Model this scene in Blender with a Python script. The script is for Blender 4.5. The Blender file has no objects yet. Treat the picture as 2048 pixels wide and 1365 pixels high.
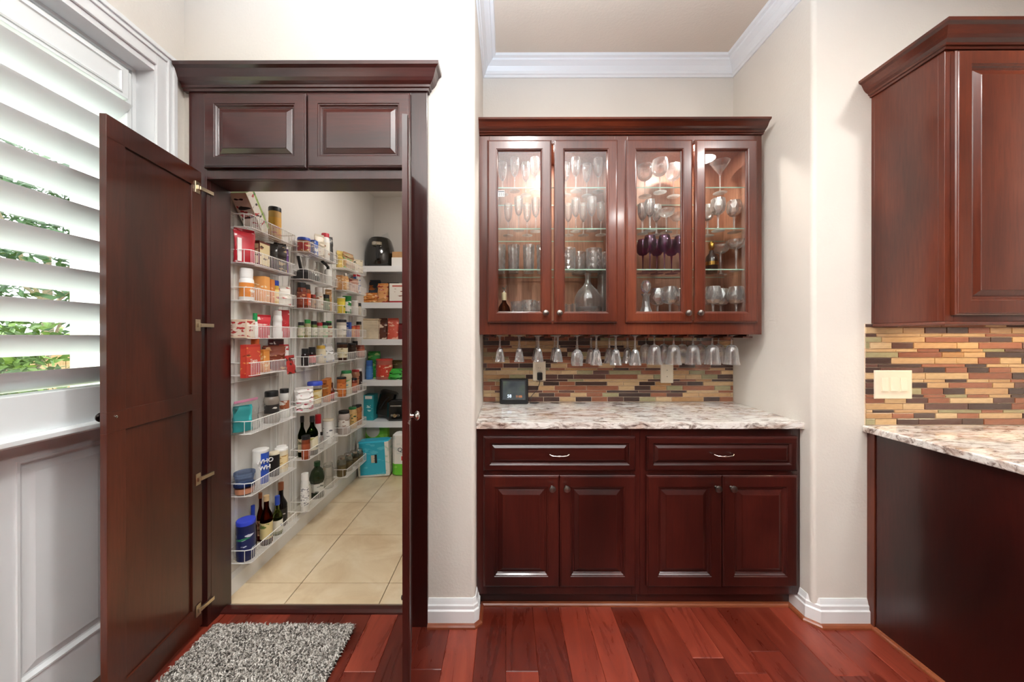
import bpy, math, random
from mathutils import Vector, Matrix
R = math.radians
PI = math.pi
rng = random.Random(7)
scene = bpy.context.scene
COL = scene.collection

# ------------------------------------------------------------------ camera, world, lights
FPX = 695.0
CAMZ = 1.346
cam_d = bpy.data.cameras.new('camera'); cam = bpy.data.objects.new('camera', cam_d); COL.objects.link(cam)
cam_d.sensor_width = 36; cam_d.lens = FPX / 2048 * 36; cam_d.clip_start = .02
cam_d.shift_x = .0068; cam_d.shift_y = -.0049
cam.matrix_world = Matrix.Translation((0, 0, CAMZ)) @ Matrix.Rotation(R(.12), 4, 'Z') @ Matrix.Rotation(R(90 - .08), 4, 'X') @ Matrix.Rotation(R(-.03), 4, 'Z')
scene.camera = cam
vs = scene.view_settings
vs.view_transform = 'Standard'; vs.look = 'None'; vs.gamma = 1; vs.use_curve_mapping = False
vs.exposure = 0.27
scene.display_settings.display_device = 'sRGB'
scene.cycles.max_bounces = 12; scene.cycles.transmission_bounces = 10; scene.cycles.transparent_max_bounces = 16
scene.cycles.diffuse_bounces = 4; scene.cycles.glossy_bounces = 4
scene.cycles.caustics_reflective = False; scene.cycles.caustics_refractive = False
scene.cycles.sample_clamp_indirect = 12
world = bpy.data.worlds.new('world'); scene.world = world; world.use_nodes = True
wn = world.node_tree.nodes; wl = world.node_tree.links
bg = wn['Background']; sky = wn.new('ShaderNodeTexSky'); sky.sky_type = 'HOSEK_WILKIE'
sky.sun_direction = Vector((-.3, -.5, .8)).normalized(); sky.turbidity = 4
wmix = wn.new('ShaderNodeMixRGB'); wmix.inputs[0].default_value = .75; wmix.inputs[2].default_value = (.96, 1, 1, 1)
wl.new(sky.outputs[0], wmix.inputs[1]); wl.new(wmix.outputs[0], bg.inputs[0]); bg.inputs[1].default_value = 4.4

def lamp(name, kind, loc, energy, color=(1, 1, 1), rot=(0, 0, 0), **kw):
    d = bpy.data.lights.new(name, kind); d.energy = energy; d.color = color
    for k, v in kw.items(): setattr(d, k, v)
    o = bpy.data.objects.new(name, d); COL.objects.link(o); o.location = loc; o.rotation_euler = rot
    return o
# the photographer's flash, bounced off the ceiling
lamp('bounce_flash', 'SPOT', (.05, -.35, 1.62), 1060, (.84, 1.0, 1.17), (R(180), 0, 0), spot_size=R(141), spot_blend=1.0, shadow_soft_size=.06)
# recessed room lights
for lx, ly in ((-.7, -1.2), (1.6, -1.2), (.15, .72), (1.9, .4)):
    lamp('can_lamp', 'AREA', (lx, ly, 3.035), 20, (.96, .95, .93), (0, 0, 0), shape='DISK', size=.2)
# pantry ceiling lamp
lamp('pantry_lamp', 'AREA', (-.60, 2.45, 2.80), 11, (1, .95, .90), (0, 0, 0), shape='DISK', size=.35)
# strip light under the kitchen wall cabinet
lamp('strip_lamp', 'AREA', (2.2, 1.50, 1.41), 3.2, (1, .80, .52), (R(-15), 0, 0), shape='RECTANGLE', size=.8, size_y=.03)
for lx in (.24, 1.0): lamp('glassware_fill', 'AREA', (lx, 1.96, 2.412), 4.5, (1, .93, .85), (0, 0, 0), shape='DISK', size=.06)  # added fill inside the glazed cabinet to brighten the glassware, no real fitting
sun = lamp('sun', 'SUN', (-6, -3, 8), 6, (1, .97, .9), angle=R(.6))
sun.rotation_euler = Vector((-.45, -.2, .87)).normalized().to_track_quat('Z', 'Y').to_euler()

# ------------------------------------------------------------------ helpers
def lin(c):
    if isinstance(c, str): c = tuple(int(c[i:i + 2], 16) for i in (0, 2, 4))
    return tuple(((v / 255) / 12.92 if v / 255 <= .04045 else ((v / 255 + .055) / 1.055) ** 2.4) for v in c) + (1,)
MATS = {}
def newmat(name):
    m = bpy.data.materials.new(name); m.use_nodes = True
    return m, m.node_tree.nodes, m.node_tree.links, m.node_tree.nodes['Principled BSDF']
def pm(color, rough=.5, metal=0, coat=0, spec=.5, em=0):
    key = (str(color), rough, metal, coat, spec, em)
    if key in MATS: return MATS[key]
    m, n, l, b = newmat('plain_%d' % len(MATS))
    b.inputs['Base Color'].default_value = lin(color); b.inputs['Roughness'].default_value = rough
    b.inputs['Metallic'].default_value = metal; b.inputs['Coat Weight'].default_value = coat
    b.inputs['Coat Roughness'].default_value = .08; b.inputs['Specular IOR Level'].default_value = spec
    if em: b.inputs['Emission Color'].default_value = lin(color); b.inputs['Emission Strength'].default_value = em
    # faint tonal variation so that nothing is dead flat
    if not metal and not em and sum(lin(color)[:3]) < 2.0:
        tc = n.new('ShaderNodeTexCoord'); nz = n.new('ShaderNodeTexNoise'); nz.inputs['Scale'].default_value = 14
        mx = n.new('ShaderNodeMixRGB'); mx.blend_type = 'MULTIPLY'; mx.inputs[1].default_value = lin(color)
        rp = n.new('ShaderNodeValToRGB'); rp.color_ramp.elements[0].color = (.86, .86, .86, 1); rp.color_ramp.elements[0].position = .3
        rp.color_ramp.elements[1].position = .6
        l.new(tc.outputs['Object'], nz.inputs['Vector']); l.new(nz.outputs[0], rp.inputs[0]); l.new(rp.outputs[0], mx.inputs[2]); mx.inputs[0].default_value = 1
        l.new(mx.outputs[0], b.inputs['Base Color'])
    MATS[key] = m
    return m
def ramp(n, stops):
    r = n.new('ShaderNodeValToRGB'); e = r.color_ramp.elements
    e[0].position, e[0].color = stops[0][0], lin(stops[0][1]); e[1].position, e[1].color = stops[-1][0], lin(stops[-1][1])
    for p, c in stops[1:-1]:
        x = e.new(p); x.color = lin(c)
    return r
def coords(n, l, scale, out='Object', rot=(0, 0, 0)):
    tc = n.new('ShaderNodeTexCoord'); mp = n.new('ShaderNodeMapping'); mp.inputs['Scale'].default_value = scale; mp.inputs['Rotation'].default_value = rot
    l.new(tc.outputs[out], mp.inputs['Vector']); return mp.outputs[0]
def noise(n, l, vec, scale, detail=4, rough=.5, dist=0):
    z = n.new('ShaderNodeTexNoise'); z.inputs['Scale'].default_value = scale; z.inputs['Detail'].default_value = detail
    z.inputs['Roughness'].default_value = rough; z.inputs['Distortion'].default_value = dist
    if vec: l.new(vec, z.inputs['Vector'])
    return z.outputs[0]
def bump(n, l, h, b, strength=.2, dist=.002):
    bp = n.new('ShaderNodeBump'); bp.inputs['Strength'].default_value = strength; bp.inputs['Distance'].default_value = dist
    l.new(h, bp.inputs['Height']); l.new(bp.outputs[0], b.inputs['Normal'])
def mix(n, l, a, b_, f, mode='MIX'):
    m = n.new('ShaderNodeMixRGB'); m.blend_type = mode
    if isinstance(f, float): m.inputs[0].default_value = f
    else: l.new(f, m.inputs[0])
    for i, v in ((1, a), (2, b_)):
        if isinstance(v, tuple) or isinstance(v, str): m.inputs[i].default_value = lin(v) if (isinstance(v, str) or len(v) == 3) else v
        else: l.new(v, m.inputs[i])
    return m.outputs[0]
def cherry(name, stops, grain='Z', rough=.30, coat=.35):
    m, n, l, b = newmat(name)
    s = {'Z': (1, 1, .30), 'X': (.30, 1, 1), 'Y': (1, .30, 1)}[grain]
    v = coords(n, l, s)
    r1 = ramp(n, stops); l.new(noise(n, l, v, 3.2, 3, .5, .5), r1.inputs[0])
    v2 = coords(n, l, tuple(x * (1 if x < 1 else 4) for x in s))
    r2 = ramp(n, [(.3, 'dcd4d0'), (.6, 'ffffff')]); l.new(noise(n, l, v2, 30, 4, .6), r2.inputs[0])
    l.new(mix(n, l, r1.outputs[0], r2.outputs[0], 1.0, 'MULTIPLY'), b.inputs['Base Color'])
    b.inputs['Roughness'].default_value = rough; b.inputs['Coat Weight'].default_value = coat; b.inputs['Coat Roughness'].default_value = .12
    return m
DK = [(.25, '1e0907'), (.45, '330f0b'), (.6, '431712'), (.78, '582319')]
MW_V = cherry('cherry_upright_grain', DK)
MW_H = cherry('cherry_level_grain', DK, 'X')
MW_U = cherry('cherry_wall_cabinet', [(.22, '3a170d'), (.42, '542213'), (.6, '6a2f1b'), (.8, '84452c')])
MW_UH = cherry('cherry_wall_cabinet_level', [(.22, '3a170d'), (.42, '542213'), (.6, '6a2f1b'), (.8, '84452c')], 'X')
MW_IN = cherry('cherry_door_inside', [(.25, '2a130a'), (.45, '40190d'), (.6, '522212'), (.8, '6a3220')], rough=.33)
MW_BACK = cherry('cabinet_interior', [(.2, 'a8705a'), (.8, 'c48d72')], rough=.45, coat=.1)
MW_D = pm('1a0806', .5)

def plaster(name, col, sc=90, st=.35):
    m, n, l, b = newmat(name)
    v = coords(n, l, (1, 1, 1))
    r = ramp(n, [(.3, tuple(int(x * .985) for x in col)), (.7, col)]); l.new(noise(n, l, v, 3), r.inputs[0]); l.new(r.outputs[0], b.inputs['Base Color'])
    b.inputs['Roughness'].default_value = .75
    bump(n, l, noise(n, l, v, sc, 3), b, st, .0025)
    return m
M_WALL = plaster('beige_wall_paint', (226, 219, 210))
M_CEIL = plaster('ceiling_paint', (214, 200, 184))
M_PWALL = plaster('pantry_wall_paint', (224, 220, 214))
M_WHITE = pm('ECEDEE', .32, coat=.2)
M_WIRE = pm('F2F0EC', .3)

def wood_floor():
    m, n, l, b = newmat('red_wood_planks')
    oi = n.new('ShaderNodeObjectInfo')
    tc = n.new('ShaderNodeTexCoord'); mp = n.new('ShaderNodeMapping'); mp.inputs['Scale'].default_value = (5, .8, 1)
    l.new(tc.outputs['Object'], mp.inputs['Vector'])
    cmb = n.new('ShaderNodeCombineXYZ'); mul = n.new('ShaderNodeMath'); mul.operation = 'MULTIPLY'; mul.inputs[1].default_value = 37
    l.new(oi.outputs['Random'], mul.inputs[0]); l.new(mul.outputs[0], cmb.inputs[2]); l.new(cmb.outputs[0], mp.inputs['Location'])
    g = noise(n, l, mp.outputs[0], 2.2, 6, .6, 1.6)
    r = ramp(n, [(.25, '6a281b'), (.42, '823425'), (.58, '943f2d'), (.75, 'a5533c')]); l.new(g, r.inputs[0])
    r2 = ramp(n, [(0, '9a8884'), (.5, 'd8ccca'), (1, 'ffffff')]); l.new(oi.outputs['Random'], r2.inputs[0])
    l.new(mix(n, l, r.outputs[0], r2.outputs[0], 1.0, 'MULTIPLY'), b.inputs['Base Color'])
    rr = n.new('ShaderNodeMapRange'); rr.inputs[3].default_value = .2; rr.inputs[4].default_value = .38; l.new(g, rr.inputs[0]); l.new(rr.outputs[0], b.inputs['Roughness'])
    bump(n, l, g, b, .25, .002)
    return m
M_FLOOR = wood_floor()

def granite():
    m, n, l, b = newmat('speckled_granite')
    v = coords(n, l, (.38, 1, 1.0), rot=(0, 0, R(4)))
    a = noise(n, l, v, 26, 8, .68, 1.4); c = noise(n, l, v, 60, 6, .7, .6); d = noise(n, l, v, 9, 4, .6, 1)
    r = ramp(n, [(.30, '4c4240'), (.38, '8d7d76'), (.46, 'cfc6bf'), (.56, 'efebe6'), (.75, 'e3ddd6')]); l.new(a, r.inputs[0])
    r2 = ramp(n, [(.0, 'ffffff'), (.52, 'ffffff'), (.62, 'b07c58'), (.74, '7a4c36')]); l.new(d, r2.inputs[0])
    r3 = ramp(n, [(.34, '6e625e'), (.43, 'ffffff')]); l.new(c, r3.inputs[0])
    thr = ramp(n, [(.48, '000000'), (.56, 'ffffff')]); l.new(a, thr.inputs[0])
    brown = mix(n, l, r.outputs[0], mix(n, l, r.outputs[0], r2.outputs[0], 1.0, 'MULTIPLY'), noise(n, l, v, 45, 4, .7, 1))
    l.new(mix(n, l, brown, r3.outputs[0], .75, 'MULTIPLY'), b.inputs['Base Color'])
    b.inputs['Roughness'].default_value = .09; b.inputs['Coat Weight'].default_value = .4; b.inputs['Coat Roughness'].default_value = .03
    return m
M_GRAN = granite()

def tilem(name, c1, c2, rough=.12, stretch=(1, 1, 6)):
    m, n, l, b = newmat(name)
    oi = n.new('ShaderNodeObjectInfo'); r = ramp(n, [(0, c1), (1, c2)])
    l.new(oi.outputs['Random'], r.inputs[0])
    v = coords(n, l, stretch); g = noise(n, l, v, 30, 3)
    r2 = ramp(n, [(.3, 'e2deda'), (.65, 'ffffff')]); l.new(g, r2.inputs[0])
    l.new(mix(n, l, r.outputs[0], r2.outputs[0], 1.0, 'MULTIPLY'), b.inputs['Base Color'])
    b.inputs['Roughness'].default_value = rough; b.inputs['Coat Weight'].default_value = .3
    return m
TILES = [tilem('tan_stone', 'c9a273', 'd6b58a', .3), tilem('tan_glass', 'b88a5c', 'cba57a'), tilem('rust_glass', '8f5740', 'a66b50'),
         tilem('brown_glass', '5c4039', '6e4c42'), tilem('dark_glass', '463430', '57413a'), tilem('olive_stone', '96906b', 'b3a880', .3), tilem('sand_stone', 'd9bd94', 'cda97a', .35)]
M_GROUT = plaster('grout', (230, 208, 184), 200, .2)

def floor_tile():
    m, n, l, b = newmat('beige_floor_tile')
    v = coords(n, l, (1, 1, 1)); a = noise(n, l, v, 4, 6, .6, .8); c = noise(n, l, v, 14, 5, .65, 1.5)
    r = ramp(n, [(.3, 'cfb490'), (.5, 'dec8a6'), (.7, 'e8d6ba')]); l.new(a, r.inputs[0])
    r2 = ramp(n, [(.55, '000000'), (.75, '777777')]); l.new(c, r2.inputs[0])
    l.new(mix(n, l, r.outputs[0], 'e6d6bb', r2.outputs[0]), b.inputs['Base Color']); b.inputs['Roughness'].default_value = .38
    return m
M_FT = floor_tile()

def pane_mat(name, tint=(1, 1, 1, 1), f=1.0):
    m = bpy.data.materials.new(name); m.use_nodes = True; n = m.node_tree.nodes; l = m.node_tree.links; n.clear()
    o = n.new('ShaderNodeOutputMaterial'); t = n.new('ShaderNodeBsdfTransparent'); g = n.new('ShaderNodeBsdfGlossy'); g.inputs['Roughness'].default_value = .0
    t.inputs[0].default_value = tint
    fr = n.new('ShaderNodeFresnel'); fr.inputs[0].default_value = 1.5; mu = n.new('ShaderNodeMath'); mu.operation = 'MULTIPLY'; mu.inputs[1].default_value = f
    mu.use_clamp = True
    geo = n.new('ShaderNodeNewGeometry'); inv = n.new('ShaderNodeMath'); inv.operation = 'SUBTRACT'; inv.inputs[0].default_value = 1; l.new(geo.outputs['Backfacing'], inv.inputs[1])
    m2 = n.new('ShaderNodeMath'); m2.operation = 'MULTIPLY'; l.new(mu.outputs[0], m2.inputs[0]); l.new(inv.outputs[0], m2.inputs[1])
    x = n.new('ShaderNodeMixShader'); l.new(fr.outputs[0], mu.inputs[0]); l.new(m2.outputs[0], x.inputs[0]); l.new(t.outputs[0], x.inputs[1]); l.new(g.outputs[0], x.inputs[2]); l.new(x.outputs[0], o.inputs[0])
    return m
M_PANE = pane_mat('clear_pane', (.985, .99, .985, 1), 2.4)
def glass(name, col=(1, 1, 1, 1), ior=1.5, rough=0.0, clear=.35, sparkle=0.0):
    m = bpy.data.materials.new(name); m.use_nodes = True; n = m.node_tree.nodes; l = m.node_tree.links; n.clear()
    o = n.new('ShaderNodeOutputMaterial'); g = n.new('ShaderNodeBsdfGlass'); g.inputs['IOR'].default_value = ior; g.inputs['Roughness'].default_value = rough; g.inputs[0].default_value = col
    t = n.new('ShaderNodeBsdfTransparent'); t.inputs[0].default_value = col
    x = n.new('ShaderNodeMixShader'); x.inputs[0].default_value = clear
    l.new(g.outputs[0], x.inputs[1]); l.new(t.outputs[0], x.inputs[2]); out = x.outputs[0]
    if sparkle:   # white mixed into the glass, stronger at edges, painting sparkle on cuts and rims
        d = n.new('ShaderNodeBsdfDiffuse'); d.inputs[0].default_value = (.95, .95, .95, 1); tr = n.new('ShaderNodeBsdfTranslucent'); tr.inputs[0].default_value = (.95, .95, .95, 1)
        a = n.new('ShaderNodeMixShader'); l.new(d.outputs[0], a.inputs[1]); l.new(tr.outputs[0], a.inputs[2])
        lw = n.new('ShaderNodeLayerWeight'); lw.inputs[0].default_value = .35; mr = n.new('ShaderNodeMapRange'); mr.inputs[3].default_value = sparkle * .5; mr.inputs[4].default_value = min(1, sparkle * 3.2); l.new(lw.outputs['Facing'], mr.inputs[0])
        b = n.new('ShaderNodeMixShader'); l.new(mr.outputs[0], b.inputs[0]); l.new(out, b.inputs[1]); l.new(a.outputs[0], b.inputs[2]); out = b.outputs[0]
    if sparkle:
        gl = n.new('ShaderNodeBsdfGlossy'); gl.inputs['Roughness'].default_value = .06; w = n.new('ShaderNodeMixShader'); w.inputs[0].default_value = min(.35, sparkle * .8)
        l.new(out, w.inputs[1]); l.new(gl.outputs[0], w.inputs[2]); out = w.outputs[0]
    l.new(out, o.inputs[0])
    return m
M_GLASS = glass('clear_glass', clear=.45, sparkle=.10); M_CRYS = glass('cut_crystal', (1, 1, 1, 1), 1.6, 0, .30, .20)
M_SHELFG = pane_mat('green_edged_shelf_glass', (.95, .985, .965, 1), .8)
M_PURP = glass('purple_glass', (.62, .34, .58, 1), 1.45, 0, .3, .04)
M_OLIVE = glass('olive_bottle_glass', (.10, .14, .04, 1), 1.45, 0, .1); M_AMBER = glass('amber_bottle_glass', (.30, .10, .03, 1), 1.45, 0, .1)
M_PLAST = glass('clear_plastic', (.94, .95, .95, 1), 1.3, .08, .55)
M_METAL = pm('b9b4ac', .25, 1); M_CHROME = pm('d8d6d2', .12, 1); M_PEWTER = pm('7d746e', .35, 1); M_BRASS = pm('dccbb0', .3, 1)

class MB:
    def __init__(s): s.v = []; s.f = []; s.mi = []
    def add(s, vs_, fs, mi=0):
        o = len(s.v); s.v += [tuple(p) for p in vs_]; s.f += [tuple(i + o for i in f) for f in fs]; s.mi += [mi] * len(fs); return s
    def box(s, x0, x1, y0, y1, z0, z1, mi=0):
        return s.add([(x0, y0, z0), (x1, y0, z0), (x1, y1, z0), (x0, y1, z0), (x0, y0, z1), (x1, y0, z1), (x1, y1, z1), (x0, y1, z1)],
                     [(0, 3, 2, 1), (4, 5, 6, 7), (0, 1, 5, 4), (1, 2, 6, 5), (2, 3, 7, 6), (3, 0, 4, 7)], mi)
    def cbox(s, x0, x1, y0, y1, z0, z1, c, mi=0):
        """box whose four upright edges and rims are chamfered by c"""
        def ring(z, i):
            return [(x0 + c + i, y0 + i, z), (x1 - c - i, y0 + i, z), (x1 - i, y0 + c + i, z), (x1 - i, y1 - c - i, z), (x1 - c - i, y1 - i, z), (x0 + c + i, y1 - i, z), (x0 + i, y1 - c - i, z), (x0 + i, y0 + c + i, z)]
        e = c * .6
        rs = [ring(z0, e), ring(z0 + e, 0), ring(z1 - e, 0), ring(z1, e)]
        vs_ = sum(rs, []); fs = [tuple(range(7, -1, -1)), tuple(range(24, 32))]
        for k in range(3):
            for i in range(8):
                j = (i + 1) % 8; fs.append((k * 8 + i, k * 8 + j, k * 8 + 8 + j, k * 8 + 8 + i))
        return s.add(vs_, fs, mi)
    def lathe(s, prof, seg=24, cx=0, cy=0, z=0, mi=0, cut=0, twist=0, closed=False):
        n = len(prof); vs_ = []; fs = []
        for k, (r, h) in enumerate(prof):
            for i in range(seg):
                a = 2 * PI * (i + (.5 * (k % 2) if twist else 0)) / seg
                rr = max(r, 1e-5) * (1 + (cut if i % 2 else -cut))
                vs_.append((cx + rr * math.cos(a), cy + rr * math.sin(a), z + h))
        for k in range(n - 1 + (1 if closed else 0)):
            k2 = (k + 1) % n
            for i in range(seg):
                j = (i + 1) % seg
                a, b, c, d = k * seg + i, k * seg + j, k2 * seg + j, k2 * seg + i
                if twist:
                    if k % 2 == 0: fs += [(a, b, d), (b, c, d)]
                    else: fs += [(a, b, c), (a, c, d)]
                else: fs.append((a, b, c, d))
        if not closed: fs += [tuple(range(seg - 1, -1, -1)), tuple(range((n - 1) * seg, n * seg))]
        return s.add(vs_, fs, mi)
    def tube(s, pts, r, seg=6, mi=0):
        pts = [Vector(p) for p in pts]; vs_ = []; fs = []; up = None
        for i, p in enumerate(pts):
            t = (pts[min(i + 1, len(pts) - 1)] - pts[max(i - 1, 0)]).normalized()
            if up is None: up = Vector((0, 0, 1)) if abs(t.z) < .9 else Vector((1, 0, 0))
            a = t.cross(up).normalized(); b = a.cross(t).normalized(); up = b
            for k in range(seg):
                w = 2 * PI * (k + .5) / seg; vs_.append(p + a * (r * math.cos(w)) + b * (r * math.sin(w)))
        for i in range(len(pts) - 1):
            for k in range(seg):
                j = (k + 1) % seg; fs.append((i * seg + k, i * seg + j, (i + 1) * seg + j, (i + 1) * seg + k))
        fs += [tuple(range(seg - 1, -1, -1)), tuple(range((len(pts) - 1) * seg, len(pts) * seg))]
        return s.add(vs_, fs, mi)
    def sweep(s, path, prof, z=0, mi=0):
        """closed profile [(out, height)] along a level path; out is to the right of the walking direction"""
        P = [Vector((p[0], p[1])) for p in path]; n = len(prof); vs_ = []; fs = []
        for i, p in enumerate(P):
            d1 = (P[i] - P[i - 1]).normalized() if i else (P[1] - P[0]).normalized()
            d2 = (P[i + 1] - P[i]).normalized() if i < len(P) - 1 else d1
            n1 = Vector((d1.y, -d1.x)); n2 = Vector((d2.y, -d2.x)); m = (n1 + n2)
            m = m / (m.length_squared / 2) if m.length > 1e-6 else n1
            for o, h in prof: vs_.append((p.x + m.x * o, p.y + m.y * o, z + h))
        for i in range(len(P) - 1):
            for k in range(n):
                j = (k + 1) % n; fs.append((i * n + k, i * n + j, (i + 1) * n + j, (i + 1) * n + k))
        fs += [tuple(range(n)), tuple(range(len(P) * n - 1, (len(P) - 1) * n - 1, -1))]
        return s.add(vs_, fs, mi)
    def rings(s, o, u, v, n, w, h, rings, frame=False, mi=0):
        """nested rectangles: (inset, depth along n); frame=True leaves the middle open"""
        o, u, v, n = Vector(o), Vector(u), Vector(v), Vector(n); vs_ = []; fs = []
        for i, d in rings:
            for a, b in ((i, i), (w - i, i), (w - i, h - i), (i, h - i)): vs_.append(o + u * a + v * b + n * d)
        K = len(rings)
        for k in range(K - 1 + (1 if frame else 0)):
            k2 = (k + 1) % K
            for i in range(4):
                j = (i + 1) % 4; fs.append((k * 4 + i, k * 4 + j, k2 * 4 + j, k2 * 4 + i))
        if not frame: fs += [(3, 2, 1, 0), tuple(range(K * 4 - 4, K * 4))]
        return s.add(vs_, fs, mi)
    def prism(s, outline, z0, z1, mi=0):
        n = len(outline)
        return s.add([(x, y, z0) for x, y in outline] + [(x, y, z1) for x, y in outline],
                     [tuple(range(n - 1, -1, -1)), tuple(range(n, 2 * n))] + [(i, (i + 1) % n, n + (i + 1) % n, n + i) for i in range(n)], mi)
    def xf(s, M): s.v = [tuple(M @ Vector(p)) for p in s.v]; return s
    def build(s, name, mat, parent=None, smooth=0, bevel=0):
        me = bpy.data.meshes.new(name); me.from_pydata(s.v, [], s.f)
        mats = mat if isinstance(mat, (list, tuple)) else [mat]
        for m in mats: me.materials.append(m)
        if any(s.mi): me.polygons.foreach_set('material_index', s.mi)
        bm_fix(me)
        if smooth:
            me.shade_smooth() if hasattr(me, 'shade_smooth') else None
            me.set_sharp_from_angle(angle=R(smooth))
        o = bpy.data.objects.new(name, me); COL.objects.link(o)
        if parent: o.parent = parent
        if bevel:
            b = o.modifiers.new('bevel', 'BEVEL'); b.width = bevel; b.segments = 2; b.limit_method = 'ANGLE'; b.angle_limit = R(50)
        return o
import bmesh
def bm_fix(me):
    bm = bmesh.new(); bm.from_mesh(me); bmesh.ops.recalc_face_normals(bm, faces=bm.faces); bm.to_mesh(me); bm.free()
def empty(name, loc=(0, 0, 0), rz=0, rx=0, ry=0):
    o = bpy.data.objects.new(name, None); COL.objects.link(o); o.location = loc; o.rotation_euler = (rx, ry, rz); o.empty_display_size = .05; return o
def tag(o, label, cat, group=None, kind=None):
    if label: o['label'] = label
    if cat: o['category'] = cat
    if group: o['group'] = group
    if kind: o['kind'] = kind
    return o
def struct(o, label=None):
    o['kind'] = 'structure'
    if label: o['label'] = label
    return o
def dup(root, loc, label, rz=None, group=None, rx=None):
    r = root.copy(); COL.objects.link(r); r.location = loc
    if rz is not None: r.rotation_euler[2] = rz
    if rx is not None: r.rotation_euler[0] = rx
    r['label'] = label
    if group: r['group'] = group
    for ch in root.children:
        c = ch.copy(); COL.objects.link(c); c.parent = r
        for g in ch.children:
            d = g.copy(); COL.objects.link(d); d.parent = c
    return r
def arc(cx, cy, r, a0, a1, n=6):
    return [(cx + r * math.cos(R(a0 + (a1 - a0) * i / n)), cy + r * math.sin(R(a0 + (a1 - a0) * i / n))) for i in range(n + 1)]
def text(body, size, loc, rot, mat, parent, name='lettering', extrude=.0004, align='CENTER'):
    c = bpy.data.curves.new(name, 'FONT'); c.body = body; c.size = size; c.extrude = extrude; c.align_x = align; c.align_y = 'CENTER'; c.resolution_u = 3
    t_ = bpy.data.objects.new('tmp_text', c); COL.objects.link(t_); bpy.context.view_layer.update()
    me = bpy.data.meshes.new_from_object(t_.evaluated_get(bpy.context.evaluated_depsgraph_get())); bpy.data.objects.remove(t_); me.materials.clear(); me.materials.append(mat)
    o = bpy.data.objects.new(name, me); COL.objects.link(o); o.location = loc; o.rotation_euler = rot; o.parent = parent; return o

# ------------------------------------------------------------------ the setting
CZ = 3.06; NXL, NXR, NYB = -.143, 1.43, 2.19; WY = 1.62; LX = -1.50
# wooden floor, plank by plank
fl = struct(MB().box(-1.62, 5.0, -8, 1.74, -.06, -.0125).build('floor', MW_D), 'dark red hardwood plank floor')
fl.data.materials[0] = pm('5a2014', .35)
known = {0: 1.39, 6: 1.45, 7: 1.384, 8: 1.48, 10: 1.375, -5: 1.388, -3: 1.398}
for k in range(-12, 23):
    x0, x1 = k * .13, (k + 1) * .13
    ends = [1.735]; y = known.get(k, 1.735 - rng.uniform(.45, 1.2))
    while y > -3.9: ends.append(y); y -= rng.uniform(.8, 1.25)
    ends.append(-4)
    for a, b in zip(ends, ends[1:]):
        c = .0022; m = MB(); w = (x1 - x0); L = a - b
        m.add([(0, 0, -.012), (w, 0, -.012), (w, L, -.012), (0, L, -.012), (0, 0, -c), (w, 0, -c), (w, L, -c), (0, L, -c), (c, c, 0), (w - c, c, 0), (w - c, L - c, 0), (c, L - c, 0)],
              [(0, 3, 2, 1), (0, 1, 5, 4), (1, 2, 6, 5), (2, 3, 7, 6), (3, 0, 4, 7), (4, 5, 9, 8), (5, 6, 10, 9), (6, 7, 11, 10), (7, 4, 8, 11), (8, 9, 10, 11)])
        o = m.build('plank', M_FLOOR, fl); o.location = (x0, b, rng.uniform(-.0006, 0))
# tiled pantry floor
pf = struct(MB().box(-1.45, -.22, 1.735, 3.80, -.06, -.004).build('floor', M_GROUT), 'beige tiled pantry floor'); pf.data.materials[0] = pm('8d7658', .8)
ys = [1.735, 1.884, 2.339, 2.794, 3.249, 3.704, 3.80]; xs = [-1.43, -1.11, -.635, -.22]
for a, b in zip(ys, ys[1:]):
    for c, d in zip(xs, xs[1:]):
        g = .0022; o = MB().cbox(c + g, d - g, a + g, b - g, -.004, .002, .0015).build('tile', M_FT, pf); o.data.transform(Matrix.Identity(4))
# walls
w = MB(); w.box(LX - .15, LX, -8, .42, 0, CZ).box(LX - .15, LX, 1.487, 1.74, 0, CZ).box(LX - .15, LX, .42, 1.487, 2.505, CZ)
struct(w.build('wall_left', M_WALL), 'beige wall with white patio door')
w = MB(); w.box(LX, -1.42, WY, 1.74, 0, CZ).box(-1.42, -.40, WY, 1.74, 2.42, CZ)
w.prism([(-.40, WY)] + arc(NXL - .02, WY + .02, .02, -90, 0) + [(NXL, NYB), (-.22, NYB), (-.22, 1.74), (-.40, 1.74)], 0, CZ)
struct(w.build('wall_pantry', M_WALL, smooth=30), 'textured beige wall between pantry doorway and bar niche')
wb = struct(MB().box(-.22, 1.53, NYB, NYB + .1, 0, CZ).build('wall_back', M_WALL), 'beige niche back wall with mosaic backsplash')
w = MB(); w.prism([(NXR, NYB), (NXR, WY + .02)] + arc(NXR + .02, WY + .02, .02, 180, 270)[1:] + [(3.0, WY), (3.0, 1.74), (1.53, 1.74), (1.53, NYB)], 0, CZ)
wr = struct(w.build('wall_right', M_WALL, smooth=30), 'beige wall with kitchen cabinets')
struct(MB().box(3.0, 3.1, .6, 1.74, 0, CZ).box(5.0, 5.1, -8, .6, 0, CZ).box(3.1, 5.0, .6, .7, 0, CZ).build('wall_kitchen', M_WALL), 'beige kitchen side wall')
struct(MB().box(-1.65, 5.1, -8.1, -8, 0, CZ).build('wall_front', M_WALL), 'beige wall opposite the cabinets')
struct(MB().box(-1.65, 5.1, -8.1, NYB + .1, CZ, CZ + .1).build('ceiling', M_CEIL), 'tan painted ceiling')
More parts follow.
